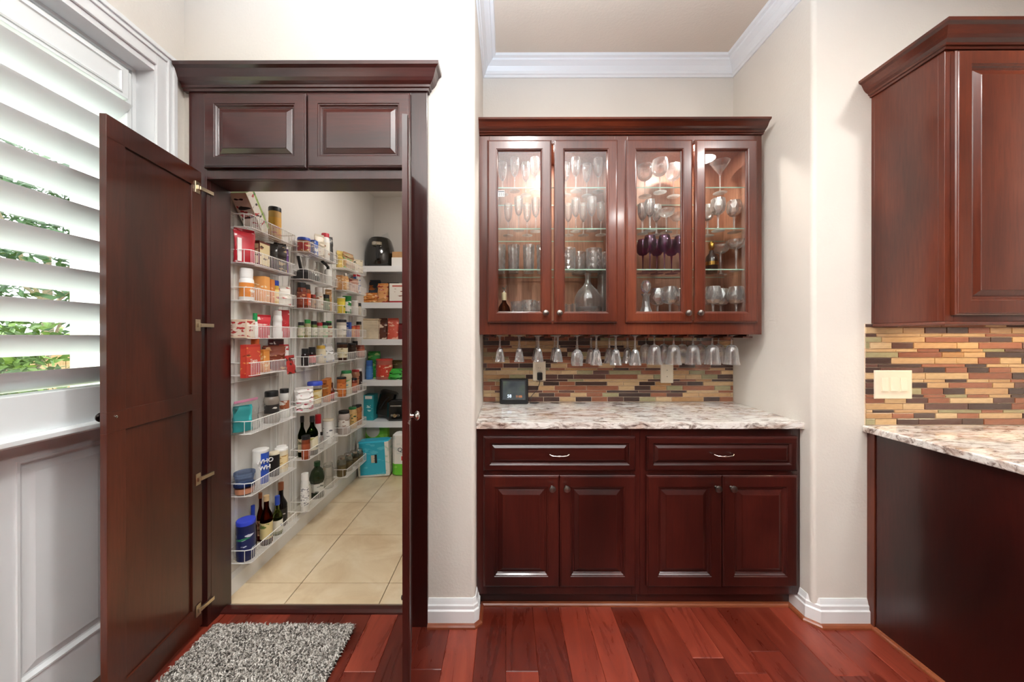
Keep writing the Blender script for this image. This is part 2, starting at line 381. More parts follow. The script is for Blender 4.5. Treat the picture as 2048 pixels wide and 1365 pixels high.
# pantry shell
struct(MB().box(-1.53, -1.43, 1.74, 3.87, 0, 2.85).build('wall_pantry_left', M_PWALL), 'pale pantry wall carrying the wire racks')
struct(MB().box(-1.53, -.15, 3.77, 3.87, 0, 2.95).build('wall_pantry_back', M_PWALL), 'pale wall behind the pantry shelves')
struct(MB().box(-.22, -.15, NYB + .1, 3.77, 0, 2.95).build('wall_pantry_right', M_PWALL), 'pale pantry wall')
struct(MB().box(-1.53, -.221, 1.741, 3.77, 2.85, 2.95).build('ceiling', M_PWALL), 'pale pantry ceiling')
# crown moulding of the room, stepping into the niche
CP = [(0, 0), (.008, 0), (.012, .012), (.018, .016), (.022, .030), (.034, .052), (.052, .066), (.060, .070), (.064, .078), (.080, .082), (.085, .094), (0, .094)]
t = MB().sweep([(LX, WY), (NXL, WY), (NXL, NYB), (NXR, NYB), (NXR, WY), (3.0, WY)], CP, CZ - .094)
struct(t.build('trim_1', M_WHITE), 'white crown moulding under the ceiling')
BP = [(0, 0), (.018, 0), (.018, .070), (.013, .076), (.013, .092), (.009, .098), (.006, .112), (.003, .122), (0, .122)]
t = MB().sweep([(-.361, WY), (NXL - .012, WY), (NXL, WY + .012), (NXL, 1.70)], BP)
struct(t.build('baseboard_left', M_WHITE), 'white baseboard around the pillar by the pantry')
t = MB().sweep([(NXR, 1.74), (NXR, WY + .03), (NXR + .03, WY), (1.685, WY)], BP)
struct(t.build('baseboard_right', M_WHITE), 'white baseboard around the pillar by the peninsula')
SH = [(0, 0), (.016, 0), (.015, .008), (.010, .014), (0, .017)]
M_SHOE = cherry('shoe_moulding_wood', [(.3, '7a3a22'), (.7, 'a8603c')], 'X', .3)
def off(path, d): return path
t = MB().sweep([(-.361, WY - .018), (NXL - .004, WY - .018), (NXL + .018, WY + .004), (NXL + .018, 1.735)], SH)
struct(t.build('trim_2', M_SHOE), 'reddish wooden shoe moulding')
t = MB().sweep([(NXL + .02, 1.735), (NXR - .018, 1.735), (NXR - .018, WY + .022), (NXR + .022, WY - .018), (1.685, WY - .018), (1.685, .97)], SH)
struct(t.build('trim_3', M_SHOE), 'reddish wooden shoe moulding along toe kick and peninsula')
# threshold of the pantry
t = MB().sweep([(-1.378, 1.70), (-.436, 1.70)], [(0, 0), (.028, 0), (.026, .007), (.012, .013), (-.012, .014), (-.030, .006), (-.034, 0)])
struct(t.build('trim_4', MW_H), 'dark wooden threshold strip at the pantry doorway')
# pantry baseboard
t = MB().sweep([(-1.43, 1.745), (-1.43, 3.77), (-.22, 3.77)], [(0, 0), (.014, 0), (.014, .085), (.009, .095), (.004, .11), (0, .11)])
struct(t.build('baseboard_pantry', M_WHITE), 'white pantry baseboard')

# mosaic of slim tiles: three course heights repeat
def mosaic(parent, x0, x1, z0, z1, yf, seed, holes=()):
    r = random.Random(seed); z = z0; hs = (.0262, .0222, .0120); gi = .0034; row = 0; u = (.097 + gi)
    wts = [3, 2, 5, 2, 4, 2, 4]; last = None
    while z < z1:
        h = min(hs[row % 3], z1 - z)
        if h < .004: break
        x = x0 - r.uniform(0, .09)
        while x < x1:
            n = 2 if r.random() < .28 else 1
            a, b = max(x, x0 + .001), min(x + n * u - gi, x1 - .001)
            if b - a > .008:
                k = r.choices(range(7), wts)[0]
                if k == last: k = r.choices(range(7), wts)[0]
                last = k; p = r.uniform(.0055, .0070); c = .0008
                m = MB(); w_, h_ = b - a, h
                m.add([(0, 0, 0), (w_, 0, 0), (w_, 0, h_), (0, 0, h_), (0, -p + c, 0), (w_, -p + c, 0), (w_, -p + c, h_), (0, -p + c, h_), (c, -p, c), (w_ - c, -p, c), (w_ - c, -p, h_ - c), (c, -p, h_ - c)],
                      [(0, 1, 2, 3), (0, 1, 5, 4), (1, 2, 6, 5), (2, 3, 7, 6), (3, 0, 4, 7), (4, 5, 9, 8), (5, 6, 10, 9), (6, 7, 11, 10), (7, 4, 8, 11), (8, 9, 10, 11)])
                o = m.build('tile', TILES[k], parent); o.location = (a, yf, z)
            x += n * u
        z += h + gi; row += 1
MB().box(NXL + .001, NXR - .001, NYB - .004, NYB, .928, 1.36).build('grout', M_GROUT, wb)
mosaic(wb, NXL + .002, NXR - .004, .932, 1.352, NYB - .002, 3)
MB().box(1.668, 2.98, WY - .004, WY, .926, 1.40).build('grout', M_GROUT, wr)
mosaic(wr, 1.668, 2.72, .932, 1.398, WY - .002, 5)

# ------------------------------------------------------------------ cabinet doors
def door_rings(s, t=.02): return [(0, -t), (0, -.007), (.003, -.0035), (.006, -.003), (.0075, -.0005), (.010, 0), (s, 0), (s + .002, -.003), (s + .006, -.0035), (s + .011, -.010), (s + .014, -.0105), (s + .016, -.013), (s + .019, -.013), (s + .021, -.011), (s + .040, -.003), (s + .041, -.001)]
def small_rings(s, t=.02): return [(0, -t), (0, -.007), (.003, -.0035), (.006, -.003), (.0075, -.0005), (.010, 0), (s, 0), (s + .003, -.002), (s + .008, -.008), (s + .012, -.009), (s + .024, -.002), (s + .026, -.0015)]
def raised(name, x0, x1, z0, z1, y, mat, parent, s=.052, small=False):
    return MB().rings((x0, y - .020, z0), (1, 0, 0), (0, 0, 1), (0, -1, 0), x1 - x0, z1 - z0, (small_rings if small else door_rings)(s)).build(name, mat, parent)
def knob(x, y, z, parent, mat=None, d=(0, -1, 0), s=1):
    m = MB().lathe([(.0, 0), (.0075 * s, 0), (.006 * s, .003), (.005 * s, .012), (.008 * s, .016), (.0145 * s, .019), (.0165 * s, .024), (.0145 * s, .029), (.008 * s, .032), (0, .033)], 20)
    q = Vector((0, 0, 1)).rotation_difference(Vector(d)).to_matrix().to_4x4()
    return m.xf(Matrix.Translation((x, y, z)) @ q).build('knob', mat or M_PEWTER, parent, 40)

# --- pantry surround with two big swung-open doors
pc = empty('pantry_cabinet', (-.9, 1.60, 0)); tag(pc, 'tall dark cherry cabinet front framing the walk-in pantry, its two long doors open', 'cabinet')
def P(o, root=None):
    root = root or pc; o.parent = root; o.matrix_parent_inverse = Matrix.Translation(-root.location); return o
FY = 1.60
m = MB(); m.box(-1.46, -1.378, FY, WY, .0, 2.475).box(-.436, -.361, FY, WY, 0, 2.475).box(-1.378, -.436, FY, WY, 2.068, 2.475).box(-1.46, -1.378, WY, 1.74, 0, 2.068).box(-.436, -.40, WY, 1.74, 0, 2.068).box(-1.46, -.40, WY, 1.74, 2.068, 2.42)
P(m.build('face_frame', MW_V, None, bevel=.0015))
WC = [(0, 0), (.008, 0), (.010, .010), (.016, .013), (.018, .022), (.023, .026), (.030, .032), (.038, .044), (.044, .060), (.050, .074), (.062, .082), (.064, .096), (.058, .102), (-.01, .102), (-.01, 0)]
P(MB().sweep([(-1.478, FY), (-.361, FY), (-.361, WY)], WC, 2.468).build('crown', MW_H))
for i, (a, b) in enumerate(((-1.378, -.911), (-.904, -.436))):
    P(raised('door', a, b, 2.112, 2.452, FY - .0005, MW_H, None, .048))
# the long doors
def swing(hx, hy, ang, W, z0, z1, inner, mat):
    d = Vector((math.sin(R(ang)), -math.cos(R(ang)), 0)); n = Vector((math.cos(R(ang)), math.sin(R(ang)), 0))
    o = Vector((hx, hy, z0)); m = MB(); zm = 1.052 - z0
    if inner:
        st = .056
        for a, b, lo, hi in ((0, W, 0, .10), (0, W, zm - .035, zm + .035), (0, W, z1 - z0 - .076, z1 - z0), (0, st, .1, zm - .035), (W - .066, W, .1, zm - .035), (0, st, zm + .035, z1 - z0 - .076), (W - .066, W, zm + .035, z1 - z0 - .076)):
            q = MB().box(a, b, -.021, 0, lo, hi); q.xf(Matrix(((d.x, n.x, 0, o.x), (d.y, n.y, 0, o.y), (0, 0, 1, o.z), (0, 0, 0, 1)))); m.add(q.v, q.f)
        for lo, hi in ((.1, zm - .035), (zm + .035, z1 - z0 - .076)):
            q = MB().box(st - .002, W - .064, -.016, -.008, lo - .002, hi + .002); q.xf(Matrix(((d.x, n.x, 0, o.x), (d.y, n.y, 0, o.y), (0, 0, 1, o.z), (0, 0, 0, 1)))); m.add(q.v, q.f)
        # raised fields of the outward face
        for lo, hi in ((.02, zm), (zm, z1 - z0 - .02)):
            m.rings(o + n * (-.021) + Vector((0, 0, lo)), d, (0, 0, 1), -n, W, hi - lo, [(.003, -.002), (.003, 0), (.05, 0), (.062, -.001), (.09, .002)])
    else:
        for lo, hi in ((0, zm), (zm, z1 - z0)):
            m.rings(o + Vector((0, 0, lo)), d, (0, 0, 1), n, W, hi - lo, [(0, -.024)] + door_rings(.056)[1:])
    return m, d, n, o
m, d, n, o = swing(-1.385, 1.58, 7, .425, .03, 2.089, True, MW_IN)
ld = P(m.build('door', MW_IN, None, bevel=.001))
def sub(ob): ob.parent = ld; return ob
for z in (2.010, 1.393, .702, .115):
    h = MB(); h.box(.012, .040, 0, .004, z - .026, z + .026).box(.018, .034, .004, .012, z - .009, z + .009).xf(Matrix(((d.x, n.x, 0, o.x), (d.y, n.y, 0, o.y), (0, 0, 1, 0), (0, 0, 0, 1))))
    h.box(-1.378, -1.368, 1.558, 1.628, z - .008, z + .008)
    sub(h.build('hinge', M_BRASS, None, bevel=.001))
p = o + d * .395 - n * .021; k_ = knob(p.x, p.y, 1.068, None, pm('2a2523', .35, 1), tuple(-n)); sub(k_)
s_ = MB().lathe([(0, 0), (.005, 0), (.005, .003), (.003, .0045), (0, .0045)], 12).xf(Matrix.Translation(tuple(o + d * .395 + Vector((0, 0, 1.068 - o.z)))) @ Vector((0, 0, 1)).rotation_difference(n).to_matrix().to_4x4())
sub(s_.build('screw', M_CHROME, None, 40))
m, d, n, o = swing(-.427, 1.58, 14.1, .425, .03, 2.089, False, MW_V)
rd = P(m.build('door', MW_V, None))
p = o + d * .392; k_ = knob(p.x, p.y, 1.068, None, M_CHROME, tuple(n)); k_.parent = rd
for z in (2.010, 1.393, .702, .115):
    h = MB(); h.box(.012, .040, -.028, -.024, z - .026, z + .026).xf(Matrix(((d.x, n.x, 0, o.x), (d.y, n.y, 0, o.y), (0, 0, 1, 0), (0, 0, 0, 1))))
    hh = h.build('hinge', M_BRASS, None); hh.parent = rd
bs = MB().lathe([(0, 0), (.008, 0), (.007, .004), (0, .006)], 12).xf(Matrix.Translation(tuple(o + d * .40 - n * .024 + Vector((0, 0, .42)))) @ Vector((0, 0, 1)).rotation_difference(-n).to_matrix().to_4x4()).build('bumper', pm('3a2a20', .5), None, 40)
bs.parent = rd

# --- glazed wall cabinet over the bar
wc = empty('glazed_wall_cabinet', (.62, 1.88, 1.351)); tag(wc, 'cherry wall cabinet with four glazed doors and a crown, full of glassware', 'cabinet')
UX0, UX1, UF, UZ0, UZ1 = NXL + .001, 1.382, 1.88, 1.351, 2.432
m = MB()
for a, b in ((UX0, -.088), (.588, .656), (1.338, UX1)): m.box(a, b, UF, UF + .02, UZ0, UZ1)
for a, b in ((-.088, .588), (.656, 1.338)): m.box(a, b, UF, UF + .02, UZ0, 1.428).box(a, b, UF, UF + .02, 2.383, UZ1)
P(m.build('face_frame', MW_U, None, bevel=.0012), wc)
m = MB(); m.box(UX0, UX0 + .016, UF + .02, NYB, 1.372, UZ1).box(UX1 - .016, UX1, UF + .02, NYB, 1.351, UZ1).box(.612, .632, UF + .02, NYB, 1.388, UZ1).box(UX0 + .016, UX1 - .016, UF + .02, NYB, UZ1 - .018, UZ1).box(UX0 + .016, UX1 - .016, UF + .02, NYB, 1.409, 1.425).box(UX0 + .016, UX1 - .016, NYB - .010, NYB - .002, 1.425, UZ1 - .018)
P(m.build('carcass', MW_BACK, None), wc)
P(MB().sweep([(UX0, UF), (UX1 + .004, UF)], [(o_ * 1.05, h_ * .60) for o_, h_ in WC], 2.428).build('crown', MW_UH, None), wc)
P(MB().box(UX0 + .02, UX1 - .02, 1.905, NYB - .01, 1.3705, 1.372).build('underside', MW_U, None), wc)
gd = [(-.099, .246), (.2596, .5995), (.645, 1.001), (1.014, 1.349)]
kx = [.212, .285, .967, 1.030]
for i, (a, b) in enumerate(gd):
    s = .048
    fr = MB().rings((a, UF - .0005, 1.4156), (1, 0, 0), (0, 0, 1), (0, -1, 0), b - a, .9794, [(0, 0), (0, .013), (.003, .0165), (.006, .017), (.0075, .0195), (.010, .02), (s, .02), (s + .002, .018), (s + .005, .0175), (s + .009, .010), (s + .011, .009), (s + .011, 0)], True).build('door', MW_U, None)
    P(fr, wc)
    pn = MB().box(a + s + .009, b - s - .009, UF - .0085, UF - .0045, 1.4156 + s + .009, 2.395 - s - .009).build('pane', M_PANE, None); pn.parent = fr
    kn = knob(kx[i], UF - .0205, 1.465, None); kn.parent = fr
    if i == 0:
        q = MB().box(-.041, -.006, UF - .0100, UF - .0088, 2.094, 2.126)
        for j in range(9): q.box(-.0385 + j * .0036, -.0385 + j * .0036 + (.0010, .0019, .0014)[j % 3], UF - .0106, UF - .0100, 2.097, 2.115, 1)
        q.box(-.040, -.007, UF - .0106, UF - .0100, 2.118, 2.122, 1)
        q = q.build('barcode_sticker', [pm('e9e9ea', .5), pm('16171a', .5)], None); q.parent = fr; q['label'] = 'small white barcode sticker'
SZ = (1.712, 1.937, 2.163)
for z in SZ:
    for a, b in ((UX0 + .018, .610), (.634, UX1 - .018)):
        gs = MB().box(a, b, 1.915, 2.172, z - .006, z); gs.mi[2] = 1; gs.mi[4] = 1; P(gs.build('glass_shelf', [M_SHELFG, pm('a9c9b4', .15)], None), wc)
# stemware rails
for k in range(15):
    x = -.087 + .1085 * k
    if x > 1.37: continue
    q = MB().box(x - .006, x + .006, 1.903, 2.15, 1.340, 1.3705).box(x - .026, x + .026, 1.903, 2.15, 1.333, 1.340)
    P(q.build('stemware_rail', MW_U, None), wc)

# --- base cabinets
BF = 1.69
def base_cab(x0, x1, dx, knobs, label):
    r = empty('base_cabinet', ((x0 + x1) / 2, BF, 0)); tag(r, label, 'cabinet', 'base cabinets in the bar niche')
    m = MB(); z0, z1 = .086, .896
    a, b, mid = dx
    m.box(x0, a + .015, BF, BF + .02, z0, z1).box(b - .015, x1, BF, BF + .02, z0, z1)
    m.box(a + .015, b - .015, BF, BF + .02, z0, .145).box(a + .015, b - .015, BF, BF + .02, .66, .70).box(a + .015, b - .015, BF, BF + .02, .84, z1)
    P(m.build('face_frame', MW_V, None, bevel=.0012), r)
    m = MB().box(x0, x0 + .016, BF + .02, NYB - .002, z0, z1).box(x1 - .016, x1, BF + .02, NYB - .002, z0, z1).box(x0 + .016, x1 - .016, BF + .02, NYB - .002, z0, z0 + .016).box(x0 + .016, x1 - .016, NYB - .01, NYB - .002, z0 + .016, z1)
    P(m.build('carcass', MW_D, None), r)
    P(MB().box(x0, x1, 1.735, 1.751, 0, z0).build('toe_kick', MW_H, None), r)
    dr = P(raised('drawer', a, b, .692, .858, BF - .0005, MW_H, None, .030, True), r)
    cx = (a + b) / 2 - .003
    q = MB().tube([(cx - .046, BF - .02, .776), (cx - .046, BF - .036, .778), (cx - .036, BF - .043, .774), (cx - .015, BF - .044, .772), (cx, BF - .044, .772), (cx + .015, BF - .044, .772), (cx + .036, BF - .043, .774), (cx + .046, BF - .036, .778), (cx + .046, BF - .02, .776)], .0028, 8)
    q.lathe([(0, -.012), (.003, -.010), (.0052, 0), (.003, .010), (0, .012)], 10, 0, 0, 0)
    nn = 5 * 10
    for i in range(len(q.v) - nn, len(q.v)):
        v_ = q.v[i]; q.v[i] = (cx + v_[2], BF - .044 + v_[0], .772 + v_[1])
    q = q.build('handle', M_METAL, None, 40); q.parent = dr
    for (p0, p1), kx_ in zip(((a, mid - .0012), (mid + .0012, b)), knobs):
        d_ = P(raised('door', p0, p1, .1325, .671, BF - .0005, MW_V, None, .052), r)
        kk = knob(kx_, BF - .0205, .617, None); kk.parent = d_
    return r
base_cab(NXL + .001, .6515, (-.108, .625, .2575), (.221, .290), 'dark cherry base cabinet standing against the pantry side of the niche')
base_cab(.6525, NXR - .001, (.678, 1.405, 1.042), (1.008, 1.080), 'dark cherry base cabinet standing towards the kitchen peninsula')
ct = MB().box(NXL + .001, NXR - .001, 1.665, NYB - .005, .8975, .928)
ct.box(NXR - .001, NXR + .018, 1.665, 1.668, .8975, .928)
tag(ct.build('granite_countertop', M_GRAN, None, bevel=.004), 'cream granite countertop in the niche under the mosaic backsplash', 'countertop')

# --- kitchen wall cabinet and peninsula
kc = empty('kitchen_wall_cabinet', (2.2, 1.35, 1.39)); tag(kc, 'dark cherry wall cabinet over the kitchen counter, light strip beneath', 'cabinet')
m = MB().box(1.70, 1.716, 1.37, WY, 1.40, 2.452).box(2.884, 2.90, 1.37, WY, 1.40, 2.452).box(1.716, 2.884, 1.37, WY - .002, 1.42, 1.436).box(1.716, 2.884, 1.37, WY - .002, 2.436, 2.452).box(1.716, 2.884, WY - .012, WY - .002, 1.436, 2.436)
P(m.build('carcass', MW_U, None, bevel=.0015), kc)
m = MB().box(1.70, 1.735, 1.35, 1.37, 1.40, 2.452).box(2.27, 2.31, 1.35, 1.37, 1.40, 2.452).box(2.865, 2.90, 1.35, 1.37, 1.40, 2.452)
for a, b in ((1.735, 2.27), (2.31, 2.865)): m.box(a, b, 1.35, 1.37, 1.40, 1.44).box(a, b, 1.35, 1.37, 2.42, 2.452)
P(m.build('face_frame', MW_U, None, bevel=.0015), kc)
P(MB().box(1.699, 1.712, 1.606, WY, 1.40, 2.45).build('scribe_strip', MW_U, None, bevel=.002), kc).data
P(MB().sweep([(1.70, WY), (1.70, 1.35), (2.90, 1.35)], [(o_ * .95, h_ * .80) for o_, h_ in WC], 2.449).build('crown', MW_UH, None), kc)
P(MB().sweep([(1.70, WY - .01), (1.70, 1.35), (2.90, 1.35)], [(-.016, 0), (.004, 0), (.006, .004), (.004, .010), (.002, .014), (-.016, .016)], 1.385).build('light_rail', MW_U, None), kc)
for a, b in ((1.722, 2.285), (2.295, 2.878)): P(raised('door', a, b, 1.424, 2.437, 1.3495, MW_U, None, .054), kc)
P(MB().cbox(1.80, 2.6, 1.49, 1.53, 1.411, 1.420, .003).build('strip_light', pm('fff0d8', .4), None), kc)

pn = empty('kitchen_peninsula', (2.3, 1.3, 0)); tag(pn, 'dark cherry kitchen peninsula cabinet with a plain end panel', 'cabinet')
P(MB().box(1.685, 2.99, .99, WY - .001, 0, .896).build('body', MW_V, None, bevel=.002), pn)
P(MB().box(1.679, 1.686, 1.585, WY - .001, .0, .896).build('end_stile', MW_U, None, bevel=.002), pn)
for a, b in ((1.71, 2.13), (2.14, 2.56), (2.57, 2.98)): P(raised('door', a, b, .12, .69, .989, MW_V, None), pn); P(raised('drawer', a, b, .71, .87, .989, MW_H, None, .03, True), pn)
tag(MB().box(1.655, 2.995, .955, WY - .002, .8975, .928).build('granite_countertop', M_GRAN, None, bevel=.005), 'cream granite countertop on the kitchen peninsula', 'countertop')

# --- switch and socket plates
IV = pm('f3e6cf', .3); DKP = pm('2a2420', .5)
def plate(x0, x1, z0, z1, y, name, label, cat):
    r = empty(name, ((x0 + x1) / 2, y, (z0 + z1) / 2)); tag(r, label, cat)
    P(MB().rings((x0, y, z0), (1, 0, 0), (0, 0, 1), (0, -1, 0), x1 - x0, z1 - z0, [(0, 0), (0, .003), (.003, .006), (.006, .0062)]).build('plate', IV, None), r); return r
r = plate(1.703, 1.876, 1.052, 1.184, WY - .008, 'light_switch', 'ivory three gang light switch plate on the kitchen backsplash', 'light switch')
for i in range(3):
    x = 1.7455 + .0435 * i
    P(MB().box(x - .015, x + .015, WY - .0160, WY - .0135, 1.086, 1.150).add([(x - .0145, WY - .016, 1.087), (x + .0145, WY - .016, 1.087), (x + .0145, WY - .016, 1.149), (x - .0145, WY - .016, 1.149), (x - .0145, WY - .0205, 1.089), (x + .0145, WY - .0205, 1.089)], [(0, 1, 5, 4), (4, 5, 2, 3), (0, 4, 3), (1, 2, 5)]).build('rocker', IV, None), r)
r1 = plate(.170, .250, 1.062, 1.184, NYB - .0095, 'power_outlet', 'ivory outlet plate with a black adapter plugged in', 'outlet')
P(MB().box(.193, .227, NYB - .0175, NYB - .0155, 1.085, 1.162).build('socket', IV, None), r1)
P(MB().box(.203, .2045, NYB - .0182, NYB - .0175, 1.140, 1.148).box(.214, .2155, NYB - .0182, NYB - .0175, 1.140, 1.147).lathe([(0, 0), (.002, 0), (.002, .001), (0, .001)], 8, .2093, 0, 0).build('slot', DKP, None), r1)
r2 = plate(.969, 1.049, 1.048, 1.168, NYB - .0095, 'wall_plate', 'blank ivory wall plate with two screws on the backsplash', 'outlet')
for z in (1.088, 1.128): P(MB().lathe([(0, 0), (.0028, 0), (.0022, .0015), (0, .0016)], 10).xf(Matrix.Translation((1.009, NYB - .0156, z)) @ Matrix.Rotation(R(90), 4, 'X')).build('screw', pm('6b5c4c', .4, 1), None), r2)
BLK = pm('17171a', .35); BLKG = pm('0c0c0d', .12, coat=.5)
ad = empty('power_adapter', (.211, NYB - .018, 1.08)); tag(ad, 'black power adapter with a thin black cord in the outlet', 'adapter')
P(MB().cbox(.195, .227, NYB - .048, NYB - .0185, 1.068, 1.116, .006).build('body', BLK, None), ad)
P(MB().tube([(.211, NYB - .034, 1.068), (.210, NYB - .034, 1.05), (.203, NYB - .032, 1.03), (.190, NYB - .030, 1.000), (.172, NYB - .035, .985), (.158, NYB - .04, .970), (.150, NYB - .05, .950), (.150, NYB - .05, .934), (.165, NYB - .045, .931), (.190, NYB - .04, .931), (.205, NYB - .05, .931), (.18, NYB - .07, .931), (.145, NYB - .075, .933)], .0019, 6).build('cord', BLK, None, 60), ad)
ws = empty('weather_station', (.05, 2.115, .9285), rx=R(-9)); tag(ws, 'black weather station display leaning on the granite counter', 'weather station')
WX = .087
q = MB().cbox(-WX, WX, -.010, .014, .0, .155, .008).build('case', BLK, ws)
MB().rings((-.072, -.0104, .024), (1, 0, 0), (0, 0, 1), (0, -1, 0), .144, .118, [(0, 0), (0, .003), (.004, .003), (.005, .0005)], True).build('bezel', pm('8b8e92', .25, 1), ws)
def lcd():
    m_, n_, l_, b_ = newmat('lcd_screen'); v = coords(n_, l_, (1, 1, 1)); g = n_.new('ShaderNodeTexGradient')
    r_ = ramp(n_, [(.2, '23272e'), (.5, '3b3f40'), (.8, '4a5340')]); l_.new(noise(n_, l_, v, 12, 2), r_.inputs[0])
    l_.new(r_.outputs[0], b_.inputs['Base Color']); l_.new(r_.outputs[0], b_.inputs['Emission Color']); b_.inputs['Emission Strength'].default_value = .8; b_.inputs['Roughness'].default_value = .1
    return m_
MB().box(-.067, .067, -.0108, -.010, .029, .137).build('screen', lcd(), ws)
text('58', .026, (-.028, -.0113, .047), (R(90), 0, 0), pm('cfe0f5', .4, em=1.2), ws)
text('11:05', .018, (.030, -.0113, .045), (R(90), 0, 0), pm('c8743c', .4, em=.8), ws)
MB().cbox(-.03, .03, .014, .06, 0.004, .09, .006).build('stand', BLK, ws)

# ------------------------------------------------------------------ patio door with plantation shutter
DXS = -1.593
dr = struct(MB().build('door_1', M_WHITE) if False else MB().box(DXS - .045, DXS, .42, .52, 0, 2.48).box(DXS - .045, DXS, 1.40, 1.482, 0, 2.48).box(DXS - .045, DXS, .52, 1.40, 2.34, 2.48).box(DXS - .045, DXS, .52, 1.40, .93, 1.05).box(DXS - .045, DXS, .52, 1.40, 0, .20).box(DXS - .045, DXS, 1.00, 1.13, .20, .93).build('door_1', M_WHITE), 'white patio door with glass behind a shutter')
RP = [(0, 0), (.004, -.003), (.012, -.010), (.018, -.011), (.045, -.003), (.048, -.003)]
for a, b in ((.52, 1.00), (1.13, 1.40)):
    MB().rings((DXS, a, .20), (0, 1, 0), (0, 0, 1), (1, 0, 0), b - a, .73, [(0, -.04)] + RP).build('door_panel', M_WHITE, dr)
MB().rings((DXS + .0002, 1.125, .195), (0, 1, 0), (0, 0, 1), (1, 0, 0), .28, .74, [(0, 0), (.001, .004), (.008, .004), (.012, 0)], True).build('moulding', M_WHITE, dr)
MB().box(DXS - .026, DXS - .020, .52, 1.40, 1.05, 2.34).build('pane', M_PANE, dr)
MB().box(LX - .02, LX + .012, .40, 1.46, 0, .018).box(DXS - .05, LX - .02, .42, 1.482, 0, .012).build('sill', pm('5a3a2a', .4), dr)
# casing and jamb
q = MB()
cas = [(0, 0), (.020, 0), (.020, .012), (.014, .018), (.018, .026), (.012, .034), (.012, .060), (.008, .070), (.008, .082), (0, .082)]
def casing(q, pts):
    pass
for o_, i_, x1 in ((0, .018, .022), (.018, .030, .014), (.030, .040, .018), (.040, .084, .011)):
    # right leg and head as nested strips, mitred by overlap
    q.box(LX, LX + x1, 1.566 - i_, 1.566 - o_, 0, 2.588 - o_)
    q.box(LX, LX + x1, .34 + i_, 1.566 - i_, 2.588 - i_, 2.588 - o_)
    q.box(LX, LX + x1, .34 + o_, .34 + i_, 0, 2.588 - o_)
struct(q.build('trim_5', M_WHITE, None, bevel=.002), 'white moulded casing around the patio door')
q = MB().box(DXS - .05, LX, 1.482, 1.487, 0, 2.505).box(DXS - .05, LX, .42, .425, 0, 2.505).box(DXS - .05, LX, .425, 1.482, 2.48, 2.505).box(DXS, DXS + .014, 1.468, 1.482, 0, 2.48).box(DXS, DXS + .014, .425, 1.468, 2.468, 2.48)
struct(q.build('trim_6', M_WHITE), 'white door jamb')
# shutter
sh = empty('plantation_shutter', (-1.545, .95, 1.0)); tag(sh, 'white plantation shutter with wide slats on the patio door', 'shutter')
MW = pm('eef2f3', .4)
m = MB().box(DXS + .0005, -1.525, .46, 1.36, 1.030, 1.158).box(DXS + .0005, -1.525, .46, 1.405, 2.30, 2.42).box(DXS + .0005, -1.535, 1.405, 1.425, 1.030, 2.42).box(DXS + .0005, -1.525, .44, .46, 1.030, 2.42).box(DXS + .0005, -1.525, 1.36, 1.405, 1.030, 1.158)
P(m.build('frame', MW, None, bevel=.003), sh)
P(MB().sweep([(DXS + .0005, .42), (DXS + .0005, 1.44)][::1], [(0, 0), (.085, .004), (.098, .012), (.098, .026), (.090, .032), (0, .034)], .998).build('ledge', MW, None), sh)
m = MB().rings((-1.525, .50, 2.315), (0, 1, 0), (0, 0, 1), (1, 0, 0), .88, .09, [(0, 0), (0, .004), (.006, .006), (.010, .001), (.014, .0005)]); P(m.build('rail_panel', MW, None), sh)
for i in range(10):
    z = 1.233 + .1160 * i
    c = (-1.5555, z - .036); a_ = math.atan2(.072, .094); L = .059
    prof = []
    for k in range(12):
        w_ = 2 * PI * k / 12; u_, v_ = L * math.cos(w_), .0062 * math.sin(w_)
        prof.append((c[0] + u_ * math.cos(a_) - v_ * math.sin(a_), c[1] + u_ * math.sin(a_) + v_ * math.cos(a_)))
    q = MB(); y0, y1 = .465, 1.4045
    q.add([(x, y0, zz) for x, zz in prof] + [(x, y1, zz) for x, zz in prof], [tuple(range(11, -1, -1)), tuple(range(12, 24))] + [(k, (k + 1) % 12, 12 + (k + 1) % 12, 12 + k) for k in range(12)])
    P(q.build('louver', MW, None, 40), sh)

# ------------------------------------------------------------------ outdoors beyond the patio door
def grassm():
    m, n, l, b = newmat('lawn'); r = ramp(n, [(.3, '6f7f45'), (.7, 'a3a878')]); l.new(noise(n, l, coords(n, l, (1, 1, 1)), 6, 6), r.inputs[0]); l.new(r.outputs[0], b.inputs['Base Color']); b.inputs['Roughness'].default_value = .9; return m
struct(MB().box(-30, -1.66, -20, 25, -.35, -.15).build('ground', grassm()), 'lawn outside the patio door')
fz = empty('garden_fence', (-4.6, 4, -.15)); tag(fz, 'tan wooden board fence seen through the shutter slats', 'fence')
M_FEN = cherry('weathered_fence_wood', [(.3, 'b9986e'), (.7, 'd2b68c')], 'Z', .7, 0)
for i in range(64):
    y = -1 + i * .145
    q = MB().box(-4.82, -4.80, y, y + .138, -.15, 1.32 + .006 * (i % 3)); P(q.build('board', M_FEN, None), fz)
P(MB().box(-4.86, -4.82, -1, 8.3, .2, .29).box(-4.86, -4.82, -1, 8.3, 1.0, 1.09).build('rail', M_FEN, None), fz)
M_LEAF = []
for nm, c1, c2 in (('leaf_green', '3c5a2a', '7a9a4c'), ('leaf_light', '6c8a44', 'a9bd72'), ('leaf_dark', '2d4a2c', '4f7048')):
    m, n, l, b = newmat(nm); g = n.new('ShaderNodeNewGeometry'); r = ramp(n, [(0, c1), (1, c2)]); l.new(g.outputs['Random Per Island'], r.inputs[0]); l.new(r.outputs[0], b.inputs['Base Color']); b.inputs['Roughness'].default_value = .6; M_LEAF.append(m)
